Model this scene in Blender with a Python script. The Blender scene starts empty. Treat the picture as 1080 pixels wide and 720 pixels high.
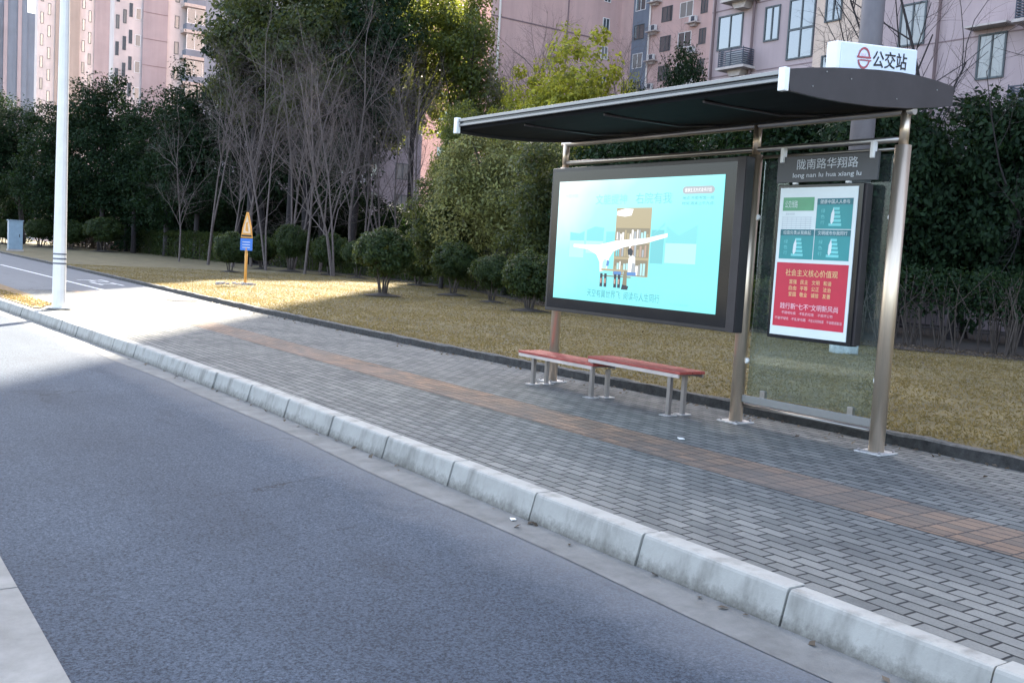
import bpy, math, random
import numpy as np
from mathutils import Vector, Matrix
R = math.radians
scene = bpy.context.scene
COL = scene.collection
random.seed(7); rng = np.random.default_rng(7)

# ------------------------------------------------------------------ camera
CAM_H = 1.48
cam_d = bpy.data.cameras.new('camera'); cam = bpy.data.objects.new('camera', cam_d); COL.objects.link(cam)
RX = Vector((0.817389, -0.573128, 0.058301)); DN = Vector((0.000166, -0.100967, -0.994890)); FW = Vector((0.576086, 0.813222, -0.082434))
cam.matrix_world = Matrix(((RX.x, -DN.x, -FW.x, 0), (RX.y, -DN.y, -FW.y, 0), (RX.z, -DN.z, -FW.z, CAM_H), (0, 0, 0, 1)))
cam_d.sensor_width = 36; cam_d.lens = 35.0; cam_d.clip_start = .05; cam_d.clip_end = 3000
scene.camera = cam
# ------------------------------------------------------------------ light
SUN_AZ, SUN_EL = R(36.5), R(38)
world = bpy.data.worlds.new('World'); scene.world = world; world.use_nodes = True
wn = world.node_tree; sky = wn.nodes.new('ShaderNodeTexSky'); sky.sky_type = 'NISHITA'; sky.sun_disc = False
sky.sun_elevation = SUN_EL; sky.sun_rotation = SUN_AZ; sky.air_density = 1.0; sky.dust_density = 3.0; sky.ozone_density = 1.0
hs = wn.nodes.new('ShaderNodeHueSaturation'); hs.inputs['Saturation'].default_value = .78; wn.links.new(sky.outputs[0], hs.inputs['Color']); wn.links.new(hs.outputs[0], wn.nodes['Background'].inputs[0]); wn.nodes['Background'].inputs[1].default_value = 0.15
sun_d = bpy.data.lights.new('sun', 'SUN'); sun_d.energy = 5.0; sun_d.angle = R(.5); sun_d.color = (1, .9, .75)
sun = bpy.data.objects.new('sun', sun_d); COL.objects.link(sun)
sd = Vector((math.sin(SUN_AZ)*math.cos(SUN_EL), math.cos(SUN_AZ)*math.cos(SUN_EL), math.sin(SUN_EL)))
sun.rotation_euler = (-sd).to_track_quat('-Z', 'Y').to_euler()
scene.view_settings.view_transform = 'Standard'; scene.view_settings.look = 'None'
scene.view_settings.exposure = 2.45; scene.view_settings.gamma = 1

# ------------------------------------------------------------------ placing helpers
def pdir(px):                       # ground direction of a column of the picture, per metre of depth
    v = RX*(px-540) + FW*1050; return Vector((v.x, v.y))/1050
def at(px, d): v = pdir(px)*d; return v.x, v.y
def topz(px, py, d): return CAM_H + (273+.0586*(px-540) - py)/1050*d

# ------------------------------------------------------------------ materials
MATS = {}
def ramp(nt, fac, stops):
    r = nt.nodes.new('ShaderNodeValToRGB'); e = r.color_ramp.elements
    while len(e) < len(stops): e.new(.5)
    for i, (p, c) in enumerate(stops): e[i].position = p; e[i].color = (*c, 1) if len(c) == 3 else c
    nt.links.new(fac, r.inputs[0]); return r.outputs[0]
def noise(nt, scale, detail=5, rough=.6, vec=None, out=0):
    n = nt.nodes.new('ShaderNodeTexNoise'); n.inputs['Scale'].default_value = scale
    n.inputs['Detail'].default_value = detail; n.inputs['Roughness'].default_value = rough
    if vec is None:
        tc = nt.nodes.new('ShaderNodeTexCoord'); vec = tc.outputs['Object']
    nt.links.new(vec, n.inputs['Vector']); return n.outputs[out]
def mapping(nt, scale=(1,1,1), rot=(0,0,0), loc=(0,0,0)):
    tc = nt.nodes.new('ShaderNodeTexCoord'); m = nt.nodes.new('ShaderNodeMapping')
    m.inputs['Scale'].default_value = scale; m.inputs['Rotation'].default_value = rot; m.inputs['Location'].default_value = loc
    nt.links.new(tc.outputs['Object'], m.inputs['Vector']); return m.outputs[0]
def mix(nt, fac, a, b, mode='MIX'):
    m = nt.nodes.new('ShaderNodeMix'); m.data_type = 'RGBA'; m.blend_type = mode
    for s, v in ((0, fac), (6, a), (7, b)):
        if hasattr(v, 'links') or isinstance(v, bpy.types.NodeSocket): nt.links.new(v, m.inputs[s])
        else: m.inputs[s].default_value = v if s == 0 else (*v, 1)
    return m.outputs[2]
def bump(nt, h, strength, dist, bsdf):
    b = nt.nodes.new('ShaderNodeBump'); b.inputs['Strength'].default_value = strength; b.inputs['Distance'].default_value = dist
    nt.links.new(h, b.inputs['Height']); nt.links.new(b.outputs[0], bsdf.inputs['Normal'])
def new(name):
    m = bpy.data.materials.new(name); m.use_nodes = True; MATS[name] = m
    return m, m.node_tree, m.node_tree.nodes['Principled BSDF']
def simple(name, col, rough=.6, metal=0, var=.15, scale=3, bmp=0, bscale=60, spec=.5, stretch=None):
    m, nt, b = new(name)
    vec = mapping(nt, stretch) if stretch else None
    f = noise(nt, scale, 6, .65, vec)
    c = ramp(nt, f, [(.3, tuple(x*(1-var) for x in col)), (.7, tuple(min(1, x*(1+var)) for x in col))])
    nt.links.new(c, b.inputs['Base Color']); b.inputs['Roughness'].default_value = rough; b.inputs['Metallic'].default_value = metal
    b.inputs['Specular IOR Level'].default_value = spec
    if bmp: bump(nt, noise(nt, bscale, 4, .7), bmp, .01, b)
    return m
def emis(name, col, s=1.0):
    m, nt, b = new(name); b.inputs['Base Color'].default_value = (*[c*.1 for c in col], 1)
    b.inputs['Emission Color'].default_value = (*col, 1); b.inputs['Emission Strength'].default_value = s
    b.inputs['Roughness'].default_value = .15; return m

def asphalt(name, lo, hi, fine=170):
    m, nt, b = new(name)
    f = noise(nt, fine, 6, .8); g = noise(nt, .45, 5, .6); k = noise(nt, 60, 2, .6)
    c1 = ramp(nt, f, [(.4, lo), (.5, tuple((a+d)/2 for a, d in zip(lo, hi))), (.6, hi)])
    v = nt.nodes.new('ShaderNodeTexVoronoi'); v.inputs['Scale'].default_value = 55; tc = nt.nodes.new('ShaderNodeTexCoord'); nt.links.new(tc.outputs['Object'], v.inputs['Vector'])
    sp = ramp(nt, v.outputs['Distance'], [(.12, (1.9, 1.9, 1.85)), (.3, (1, 1, 1)), (.75, (.8, .8, .8))])
    c2 = mix(nt, .32, c1, sp, 'MULTIPLY')
    c3 = mix(nt, .5, c2, ramp(nt, g, [(.3, (.68, .68, .7)), (.7, (1.3, 1.3, 1.3))]), 'MULTIPLY')
    # worn wheel tracks and oil-dark band run along the road
    s = noise(nt, 1, 3, .5, mapping(nt, (1.1, .05, 1)))
    c4 = mix(nt, .6, c3, ramp(nt, s, [(.35, (.78, .78, .8)), (.65, (1.2, 1.2, 1.2))]), 'MULTIPLY')
    # pale dust gathered beside the gutter, dark oil marks, a few hairline cracks
    tc2 = nt.nodes.new('ShaderNodeTexCoord'); sx = nt.nodes.new('ShaderNodeSeparateXYZ'); nt.links.new(tc2.outputs['Object'], sx.inputs[0])
    ma = nt.nodes.new('ShaderNodeMath'); ma.operation = 'MULTIPLY_ADD'; ma.inputs[1].default_value = .5; nt.links.new(noise(nt, 2.2, 5, .65), ma.inputs[0]); nt.links.new(sx.outputs[0], ma.inputs[2])
    mr = nt.nodes.new('ShaderNodeMapRange'); mr.inputs[1].default_value = 3.2; mr.inputs[2].default_value = 3.8; mr.inputs[4].default_value = .75; nt.links.new(ma.outputs[0], mr.inputs[0])
    c4 = mix(nt, mr.outputs[0], c4, (.15, .155, .165))
    oil = noise(nt, 1, 5, .7, mapping(nt, (2.2, .5, 1), loc=(3, 1, 0))); c4 = mix(nt, ramp(nt, oil, [(.60, (0, 0, 0)), (.74, (.45,)*3)]), c4, (.02, .023, .03))
    vc = nt.nodes.new('ShaderNodeTexVoronoi'); vc.feature = 'DISTANCE_TO_EDGE'; vc.inputs['Scale'].default_value = .42; wv = nt.nodes.new('ShaderNodeVectorMath'); wv.operation = 'MULTIPLY_ADD'; wv.inputs[1].default_value = (.5, .5, 0); nt.links.new(noise(nt, 2.5, 5, .7, out=1), wv.inputs[0]); nt.links.new(tc2.outputs['Object'], wv.inputs[2]); nt.links.new(wv.outputs[0], vc.inputs['Vector'])
    ck = mix(nt, 1.0, ramp(nt, vc.outputs['Distance'], [(0, (.75,)*3), (.006, (0, 0, 0))]), ramp(nt, noise(nt, .5, 2, .5), [(.52, (0, 0, 0)), (.62, (1, 1, 1))]), 'MULTIPLY')
    c4 = mix(nt, ck, c4, (.015, .016, .02))
    nt.links.new(c4, b.inputs['Base Color']); b.inputs['Roughness'].default_value = .8; b.inputs['Specular IOR Level'].default_value = .16
    bump(nt, f, .5, .006, b); return m
asphalt('asphalt', (.019, .027, .038), (.082, .105, .14), 70)
asphalt('path_asphalt', (.11, .12, .125), (.19, .2, .21))

def paver(name, cols, offset, mortar, w=.2, h=.1, seed=0, ms=.0075):
    m, nt, b = new(name)
    tc = nt.nodes.new('ShaderNodeTexCoord'); sp = nt.nodes.new('ShaderNodeSeparateXYZ'); cb = nt.nodes.new('ShaderNodeCombineXYZ')
    nt.links.new(tc.outputs['Object'], sp.inputs[0]); nt.links.new(sp.outputs[1], cb.inputs[0]); nt.links.new(sp.outputs[0], cb.inputs[1])
    wob = noise(nt, 1.3, 2, .5, out=1)
    ad = nt.nodes.new('ShaderNodeVectorMath'); ad.operation = 'MULTIPLY_ADD'; ad.inputs[1].default_value = (.018, .018, 0)
    nt.links.new(wob, ad.inputs[0]); nt.links.new(cb.outputs[0], ad.inputs[2])
    br = nt.nodes.new('ShaderNodeTexBrick'); nt.links.new(ad.outputs[0], br.inputs['Vector'])
    br.offset = offset; br.inputs['Scale'].default_value = 1; br.inputs['Brick Width'].default_value = w; br.inputs['Row Height'].default_value = h
    br.inputs['Mortar Size'].default_value = ms; br.inputs['Mortar Smooth'].default_value = .35; br.inputs['Bias'].default_value = 0
    br.inputs['Color1'].default_value = (*cols[0], 1); br.inputs['Color2'].default_value = (*cols[1], 1); br.inputs['Mortar'].default_value = (*mortar, 1)
    d = noise(nt, .8, 6, .65); g = noise(nt, 90, 3, .7); st = noise(nt, 3.5, 4, .6)
    c = mix(nt, .75, br.outputs['Color'], ramp(nt, d, [(.32, (.72, .72, .75)), (.68, (1.22, 1.2, 1.17))]), 'MULTIPLY')
    c = mix(nt, .6, c, ramp(nt, g, [(.3, (.7, .7, .7)), (.7, (1.25, 1.25, 1.25))]), 'MULTIPLY')
    c = mix(nt, .5, c, ramp(nt, st, [(.3, (.6, .6, .62)), (.45, (1, 1, 1))]), 'MULTIPLY')
    worn = ramp(nt, noise(nt, .35, 4, .6), [(.4, (0, 0, 0)), (.62, (.55,)*3)])
    if name == 'tan_pavers': c = mix(nt, worn, c, (.15, .14, .13))
    grime = ramp(nt, noise(nt, 1.7, 7, .75), [(.56, (0, 0, 0)), (.7, (.5,)*3)]); c = mix(nt, grime, c, (.06, .062, .066))
    nt.links.new(c, b.inputs['Base Color']); b.inputs['Roughness'].default_value = .85; b.inputs['Specular IOR Level'].default_value = .25
    mm = nt.nodes.new('ShaderNodeMath'); mm.operation = 'MULTIPLY_ADD'; mm.inputs[1].default_value = -1; mm.inputs[2].default_value = 1
    nt.links.new(br.outputs['Fac'], mm.inputs[0]); bump(nt, mm.outputs[0], .9, .006, b); return m
paver('grey_pavers', ((.125, .13, .125), (.195, .198, .186)), .5, (.022, .023, .025))
paver('tan_pavers', ((.165, .128, .1), (.285, .185, .122)), 0.0, (.05, .042, .04))

def kerbmat(name, base, dirt, amt):
    m, nt, b = new(name)
    f = noise(nt, 5, 7, .7); s = noise(nt, 1, 4, .6, mapping(nt, (6, 6, 1.2))); g = noise(nt, 70, 3, .7)
    c = ramp(nt, f, [(.3, tuple(x*.82 for x in base)), (.65, base)])
    c = mix(nt, ramp(nt, s, [(.5, (0, 0, 0)), (.75, (amt,)*3)]), c, dirt)
    sp = nt.nodes.new('ShaderNodeSeparateXYZ'); ge = nt.nodes.new('ShaderNodeNewGeometry'); nt.links.new(ge.outputs['Position'], sp.inputs[0])
    ad = nt.nodes.new('ShaderNodeMath'); ad.operation = 'MULTIPLY_ADD'; ad.inputs[1].default_value = .16; nt.links.new(noise(nt, 22, 5, .75), ad.inputs[0]); nt.links.new(sp.outputs[2], ad.inputs[2])
    low = ramp(nt, ad.outputs[0], [(0, (.75, .75, .75)), (.5, (0, 0, 0))])
    mr = nt.nodes.new('ShaderNodeMapRange'); mr.inputs[1].default_value = -.10; mr.inputs[2].default_value = -.02; mr.inputs[3].default_value = .85; mr.inputs[4].default_value = 0
    nt.links.new(ad.outputs[0], mr.inputs[0])
    c = mix(nt, mr.outputs[0], c, dirt)
    nt.links.new(c, b.inputs['Base Color']); b.inputs['Roughness'].default_value = .85; bump(nt, g, .35, .004, b); return m
kerbmat('kerb_stone', (.37, .365, .335), (.09, .085, .072), .65)
simple('kerb_joint', (.08, .08, .08), .9)
simple('gutter_concrete', (.135, .14, .138), .85, var=.28, scale=5, bmp=.4)
simple('concrete', (.2, .2, .19), .85, var=.25, scale=4, bmp=.3)
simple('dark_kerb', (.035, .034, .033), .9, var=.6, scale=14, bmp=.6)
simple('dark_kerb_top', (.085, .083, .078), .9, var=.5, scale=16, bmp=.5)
simple('lawn_soil', (.125, .1, .045), .95, var=.4, scale=1.3, bmp=.7, bscale=45)
simple('verge_soil', (.2, .13, .06), .95, var=.5, scale=6, bmp=.5)
simple('bed_soil', (.045, .035, .028), .95, var=.5, scale=5, bmp=.6)
simple('far_ground', (.12, .11, .08), .95, var=.3, scale=.3)
simple('white_paint_mark', (.7, .7, .68), .7, var=.3, scale=8)
simple('post_steel', (.68, .56, .43), .36, .85, .1, 5, stretch=(8, 8, .6))
simple('aluminium', (.27, .27, .265), .42, .55, .05)
simple('dark_roof', (.006, .006, .007), .8, 0, .2, spec=.1)
simple('brown_metal', (.04, .034, .037), .42, .1, .2, 3, spec=.4)
simple('frame_metal', (.035, .034, .038), .3, .2, .15, 4)
simple('frame_black', (.012, .013, .016), .12, 0, .2, 4)
simple('tube_metal', (.36, .34, .32), .35, .9, .1)
simple('white_box', (.9, .9, .88), .35, 0, .03)
simple('sign_white', (.74, .82, .93), .3, 0, .02)
simple('logo_red', (.4, .09, .11), .5)
simple('logo_pale', (.8, .45, .5), .5)
simple('ink', (.01, .01, .012), .5)
simple('plate_grey', (.075, .078, .085), .4, .2, .1)
simple('letter_pale', (.62, .66, .7), .5)
simple('red_wood', (.3, .055, .042), .6, 0, .5, 12, bmp=.2, stretch=(8, .8, 8))
simple('rail_pale', (.52, .46, .43), .5, .2, .2)
simple('leg_steel', (.3, .28, .27), .4, .8, .2)
simple('base_plate', (.5, .5, .5), .5, .5, .3, 20)
simple('lamp_white', (.78, .76, .73), .45, 0, .06, 4)
simple('band_dark', (.12, .13, .16), .5)
simple('sign_orange', (.62, .3, .06), .55, 0, .2, 6)
simple('sign_pale', (.66, .5, .35), .5, 0, .2, 9)
simple('sign_blue', (.04, .17, .6), .5, 0, .1)
simple('cabinet_blue', (.25, .34, .42), .5, .1, .12, 3)
simple('pole_grey', (.15, .14, .155), .6, .2, .22, 2, stretch=(1, 1, .4))
simple('pole_foot', (.5, .52, .54), .8, 0, .35, 9)
simple('bark', (.07, .056, .048), .9, 0, .35, 8, bmp=.5)
simple('bark_pale', (.13, .105, .098), .9, 0, .35, 8, bmp=.4)
simple('bark_dark', (.03, .025, .027), .9, 0, .3, 8, bmp=.4)
simple('litter_white', (.8, .8, .78), .6)
simple('poster_white', (.78, .86, .86), .3, 0, .02)
simple('poster_teal', (.03, .32, .33), .35, 0, .08)
simple('poster_teal_dark', (.02, .17, .2), .35)
simple('poster_cyan', (.2, .68, .68), .35)
simple('poster_green', (.12, .38, .2), .35)
simple('poster_red', (.62, .02, .06), .35, 0, .08)
simple('poster_gold', (.85, .6, .28), .4)
simple('poster_pink', (.88, .6, .66), .4)
simple('poster_line', (.5, .56, .6), .4)

# glass of the shelter: tinted, a little dusty, mirror on top
m, nt, b = new('shelter_glass'); nt.nodes.remove(b); out = nt.nodes['Material Output']
tr = nt.nodes.new('ShaderNodeBsdfTransparent'); tr.inputs[0].default_value = (.78, .86, .84, 1)
gl = nt.nodes.new('ShaderNodeBsdfGlossy'); gl.inputs['Roughness'].default_value = .015
df = nt.nodes.new('ShaderNodeBsdfDiffuse'); df.inputs[0].default_value = (.5, .56, .56, 1)
fr = nt.nodes.new('ShaderNodeFresnel'); fr.inputs[0].default_value = 1.38
m1 = nt.nodes.new('ShaderNodeMixShader'); m2 = nt.nodes.new('ShaderNodeMixShader')
dust = ramp(nt, noise(nt, 2.5, 5, .6), [(.3, (.02,)*3), (.8, (.07,)*3)])
nt.links.new(dust, m1.inputs[0]); nt.links.new(tr.outputs[0], m1.inputs[1]); nt.links.new(df.outputs[0], m1.inputs[2])
nt.links.new(fr.outputs[0], m2.inputs[0]); nt.links.new(m1.outputs[0], m2.inputs[1]); nt.links.new(gl.outputs[0], m2.inputs[2]); nt.links.new(m2.outputs[0], out.inputs[0])

def leafmat(name, c0, c1, tcol, tw=.35, rough=.5, spec=.3):
    m, nt, b = new(name); out = nt.nodes['Material Output']
    a = nt.nodes.new('ShaderNodeAttribute'); a.attribute_name = 'tint'
    c = ramp(nt, a.outputs['Fac'], [(0, c0), (1, c1)])
    nt.links.new(c, b.inputs['Base Color']); b.inputs['Roughness'].default_value = rough; b.inputs['Specular IOR Level'].default_value = spec
    t = nt.nodes.new('ShaderNodeBsdfTranslucent')
    t2 = mix(nt, 1.0, ramp(nt, a.outputs['Fac'], [(0, tuple(x*.6 for x in tcol)), (1, tcol)]), (1, 1, 1), 'MULTIPLY'); nt.links.new(t2, t.inputs[0])
    mx = nt.nodes.new('ShaderNodeMixShader'); mx.inputs[0].default_value = tw
    nt.links.new(b.outputs[0], mx.inputs[1]); nt.links.new(t.outputs[0], mx.inputs[2]); nt.links.new(mx.outputs[0], out.inputs[0]); return m
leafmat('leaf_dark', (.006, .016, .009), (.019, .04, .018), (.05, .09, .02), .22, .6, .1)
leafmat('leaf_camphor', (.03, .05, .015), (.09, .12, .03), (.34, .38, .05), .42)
leafmat('leaf_yellow_sun_tint', (.05, .075, .012), (.42, .42, .06), (.6, .6, .06), .45)  # bright yellow stands in for direct sun on camphors in building shadow
leafmat('leaf_cream_sun_tint', (.012, .025, .008), (.27, .29, .1), (.4, .4, .15), .35)  # cream leaf colour replaces sunlight; this osmanthus stands in shadow
leafmat('leaf_osmanthus', (.01, .022, .009), (.05, .068, .026), (.24, .27, .06), .32, .42, .2)
leafmat('leaf_shrub', (.012, .028, .012), (.04, .062, .02), (.2, .24, .05), .3, .45, .18)
leafmat('leaf_dry', (.05, .04, .03), (.16, .13, .1), (.2, .13, .06), .25, .7)
leafmat('grass_dry', (.09, .075, .03), (.17, .14, .068), (.5, .38, .15), .32, .8, .1)

def wallmat(name, col, floor=2.8, var=.1):
    m, nt, b = new(name)
    f = noise(nt, .25, 6, .65); s = noise(nt, 1, 5, .6, mapping(nt, (1.2, 1.2, .06)))
    c = ramp(nt, f, [(.3, tuple(x*(1-var) for x in col)), (.7, tuple(x*(1+var) for x in col))])
    c = mix(nt, .5, c, ramp(nt, s, [(.35, (.8, .8, .8)), (.6, (1.05, 1.05, 1.05))]), 'MULTIPLY')
    nt.links.new(c, b.inputs['Base Color']); b.inputs['Roughness'].default_value = .85; bump(nt, noise(nt, 30, 3, .6), .2, .01, b); return m
wallmat('wall_lilac', (.41, .325, .335)); wallmat('wall_pink', (.54, .38, .355)); wallmat('wall_pale', (.6, .53, .52)); wallmat('wall_cream', (.6, .47, .39))
wallmat('wall_mauve', (.36, .3, .315)); wallmat('wall_tan', (.36, .3, .27)); wallmat('wall_bluegrey', (.17, .2, .25)); wallmat('wall_groove', (.22, .16, .17))
simple('win_frame', (.06, .075, .085), .5); simple('win_frame_white', (.75, .75, .75), .5)
simple('ac_white', (.6, .6, .6), .5); simple('ac_grille', (.05, .06, .085), .5); simple('slab', (.45, .4, .38), .8)
m, nt, b = new('win_glass'); b.inputs['Base Color'].default_value = (.05, .07, .08, 1); b.inputs['Roughness'].default_value = .04; b.inputs['Specular IOR Level'].default_value = 1.0; b.inputs['IOR'].default_value = 2.2; b.inputs['Metallic'].default_value = .25
m, nt, b = new('win_curtain'); b.inputs['Base Color'].default_value = (.22, .22, .21, 1); b.inputs['Roughness'].default_value = .12; b.inputs['IOR'].default_value = 2.0
# screen artwork: a backlit poster
SC = 0.098
for n_, c_ in dict(scr_cyan=(.30, .93, .97), scr_light=(.72, .99, 1.0), scr_white=(1.15, 1.15, 1.15), scr_teal=(.2, .66, .72), scr_teal2=(.25, .78, .82), scr_tan=(.5, .43, .28), scr_tan_dark=(.3, .27, .2), scr_ink=(.12, .3, .36), scr_skin=(.55, .4, .33), scr_cap=(.1, .42, .48), scr_blue=(.12, .3, .66), scr_dark=(.04, .06, .09), scr_grey=(.45, .5, .55), scr_pale=(.5, .85, .88)).items():
    emis(n_, c_, SC*1.9)
# ground sheet of the screen: white glare painted in at upper left, running into cyan
m, nt, b = new('scr_painted_glare'); tc = nt.nodes.new('ShaderNodeTexCoord'); sp = nt.nodes.new('ShaderNodeSeparateXYZ'); nt.links.new(tc.outputs['Object'], sp.inputs[0])
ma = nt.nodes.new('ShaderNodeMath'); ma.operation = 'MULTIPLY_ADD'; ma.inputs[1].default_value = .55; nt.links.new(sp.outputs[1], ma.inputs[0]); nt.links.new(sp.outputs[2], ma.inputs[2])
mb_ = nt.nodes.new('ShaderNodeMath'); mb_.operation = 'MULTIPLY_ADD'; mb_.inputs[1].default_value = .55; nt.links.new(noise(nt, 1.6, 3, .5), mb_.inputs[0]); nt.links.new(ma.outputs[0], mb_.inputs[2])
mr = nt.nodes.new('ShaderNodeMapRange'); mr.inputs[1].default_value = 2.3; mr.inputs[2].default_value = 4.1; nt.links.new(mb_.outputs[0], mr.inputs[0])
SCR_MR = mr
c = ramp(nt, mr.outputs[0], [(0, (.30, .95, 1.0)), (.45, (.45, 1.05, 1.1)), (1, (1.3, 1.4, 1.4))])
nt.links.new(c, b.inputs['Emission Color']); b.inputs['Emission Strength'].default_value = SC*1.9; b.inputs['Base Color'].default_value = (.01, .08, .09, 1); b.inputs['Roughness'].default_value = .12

# ------------------------------------------------------------------ mesh helpers
class MB:
    def __init__(s): s.v = []; s.f = []; s.m = []; s.mats = []; s.cur = 0; s.smooth = []
    def mat(s, n):
        if n not in s.mats: s.mats.append(n)
        s.cur = s.mats.index(n); return s
    def face(s, idx, smooth=False): s.f.append(tuple(idx)); s.m.append(s.cur); s.smooth.append(smooth)
    def box(s, x0, x1, y0, y1, z0, z1):
        b = len(s.v); s.v += [(x0,y0,z0),(x1,y0,z0),(x1,y1,z0),(x0,y1,z0),(x0,y0,z1),(x1,y0,z1),(x1,y1,z1),(x0,y1,z1)]
        for q in ((0,3,2,1),(4,5,6,7),(0,1,5,4),(1,2,6,5),(2,3,7,6),(3,0,4,7)): s.face([b+i for i in q])
        return s
    def poly(s, pts, off=(0,0,0)):           # flat polygon
        b = len(s.v); s.v += [tuple(p) for p in pts]; s.face(range(b, b+len(pts))); return s
    def prism(s, pts, d):                     # flat outline pushed along vector d
        b = len(s.v); n = len(pts); s.v += [tuple(p) for p in pts] + [tuple(Vector(p)+Vector(d)) for p in pts]
        s.face(range(b+n-1, b-1, -1)); s.face(range(b+n, b+2*n))
        for i in range(n): j = (i+1) % n; s.face((b+i, b+j, b+n+j, b+n+i))
        return s
    def tube(s, pts, rad, n=10, cap=True, smooth=True):
        b = len(s.v); P = [Vector(p) for p in pts]
        if not hasattr(rad, '__len__'): rad = [rad]*len(P)
        prev = None
        for i, p in enumerate(P):
            t = (P[min(i+1, len(P)-1)] - P[max(i-1, 0)]).normalized()
            if prev is None:
                u = t.orthogonal().normalized() if abs(t.z) < .99 else Vector((1, 0, 0)).cross(t).normalized()
            else: u = (prev - t*prev.dot(t)).normalized()
            prev = u; w = t.cross(u)
            for k in range(n):
                a = 2*math.pi*k/n; s.v.append(tuple(p + (u*math.cos(a) + w*math.sin(a))*rad[i]))
        for i in range(len(P)-1):
            for k in range(n):
                j = (k+1) % n; s.face((b+i*n+k, b+i*n+j, b+(i+1)*n+j, b+(i+1)*n+k), smooth)
        if cap:
            s.face([b+k for k in range(n-1, -1, -1)]); e = b+(len(P)-1)*n; s.face([e+k for k in range(n)])
        return s
    def mesh(s, name, off=(0,0,0)):
        me = bpy.data.meshes.new(name); o = Vector(off)
        me.from_pydata([tuple(Vector(v)-o) for v in s.v] if o.length else s.v, [], s.f)
        for n in s.mats: me.materials.append(MATS[n])
        me.polygons.foreach_set('material_index', s.m); me.polygons.foreach_set('use_smooth', s.smooth); me.update(); return me
ROOT = {}
def root(name, loc, label, cat, group=None, rz=0):
    o = bpy.data.objects.new(name, None); COL.objects.link(o); o.location = loc; o.rotation_euler = (0, 0, rz); o.empty_display_size = .3
    o['label'] = label; o['category'] = cat
    if group: o['group'] = group
    ROOT[o.name] = Vector(loc); return o
def link(name, me, parent=None, label=None):
    o = bpy.data.objects.new(name, me); COL.objects.link(o)
    if parent is not None: o.parent = parent
    if label: o['label'] = label
    if parent is not None and parent.name in ROOT: ROOT[o.name] = ROOT[parent.name]
    return o
def part(name, mb, parent, bev=0, label=None):            # mb in world coordinates
    o = link(name, mb.mesh(name, ROOT[parent.name]), parent, label)
    if bev:
        md = o.modifiers.new('bevel', 'BEVEL'); md.width = bev; md.segments = 2; md.limit_method = 'ANGLE'; md.angle_limit = R(40)
    return o
def struct(name, mb, kind='structure'):
    o = link(name, mb.mesh(name)); o['kind'] = kind; return o
def solo(name, mb, loc, label, cat, group=None):
    o = link(name, mb.mesh(name, loc)); o.location = loc; o['label'] = label; o['category'] = cat
    if group: o['group'] = group
    return o
def copy_tree(o, parent=None):
    c = o.copy(); COL.objects.link(c); c.parent = parent
    for ch in list(o.children): copy_tree(ch, c)
    return c

def text_mesh(body, w, h, plane, loc, mat, bold=0.0):
    """letters fitted into w x h, lower left at loc; plane '-X' faces the road, '-Y' faces along the road"""
    cu = bpy.data.curves.new('lettering', 'FONT'); cu.body = body; cu.resolution_u = 2; cu.offset = bold
    t = bpy.data.objects.new('lettering', cu); COL.objects.link(t)
    bpy.context.view_layer.update()
    me = bpy.data.meshes.new_from_object(t.evaluated_get(bpy.context.evaluated_depsgraph_get()))
    bpy.data.objects.remove(t); bpy.data.curves.remove(cu)
    n = len(me.vertices); co = np.empty(n*3); me.vertices.foreach_get('co', co); co = co.reshape(-1, 3)
    fs = [tuple(p.vertices) for p in me.polygons]; bpy.data.meshes.remove(me)
    mn = co.min(0); mx = co.max(0); u = (co[:, 0]-mn[0])/(mx[0]-mn[0])*w; v = (co[:, 1]-mn[1])/(mx[1]-mn[1])*h
    if plane == '-X': pts = [(loc[0], loc[1]-a, loc[2]+b_) for a, b_ in zip(u, v)]
    else: pts = [(loc[0]+a, loc[1], loc[2]+b_) for a, b_ in zip(u, v)]
    return pts, fs
def add_text(mb, body, w, h, plane, loc, mat, bold=0.0):
    mb.mat(mat); pts, fs = text_mesh(body, w, h, plane, loc, mat, bold); b = len(mb.v); mb.v += pts
    for f in fs: mb.face([b+i for i in f])

# leaf clouds --------------------------------------------------------------
def leaf_mesh(name, C, N, size, mat, jitter=.6, aspect=1.7):
    n = len(C); nn = N + rng.normal(0, jitter, (n, 3)); nn /= np.linalg.norm(nn, axis=1)[:, None]
    a = np.cross(nn, rng.normal(0, 1, (n, 3))); a /= np.linalg.norm(a, axis=1)[:, None]; b = np.cross(nn, a)
    s = size*rng.uniform(.6, 1.35, (n, 1)); a = a*s*aspect/2; b = b*s/2
    V = np.stack([C-a, C-b*.9+nn*s*.12, C+a, C+b*.9+nn*s*.12], 1).reshape(-1, 3)
    me = bpy.data.meshes.new(name); me.vertices.add(4*n); me.vertices.foreach_set('co', V.astype(np.float32).ravel())
    me.loops.add(4*n); me.loops.foreach_set('vertex_index', np.arange(4*n, dtype=np.int32))
    me.polygons.add(n); me.polygons.foreach_set('loop_start', np.arange(0, 4*n, 4, dtype=np.int32)); me.polygons.foreach_set('loop_total', np.full(n, 4, dtype=np.int32))
    me.update(calc_edges=True); me.materials.append(MATS[mat])
    at_ = me.attributes.new('tint', 'FLOAT', 'FACE'); at_.data.foreach_set('value', rng.uniform(0, 1, n).astype(np.float32)); return me
def cloud(centers, radii, per, squash=.8):
    Cs, Ns = [], []
    for c, r in zip(centers, radii):
        k = max(8, int(per*rng.uniform(.6, 1.4))); d = rng.normal(0, 1, (k, 3)); d /= np.linalg.norm(d, axis=1)[:, None]
        rad = r*rng.uniform(.45, 1.12, (k, 1)); p = d*rad; p[:, 2] *= squash; Cs.append(c + p); Ns.append(d + np.array([0, 0, .5]))
    return np.concatenate(Cs), np.concatenate(Ns)
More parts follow.
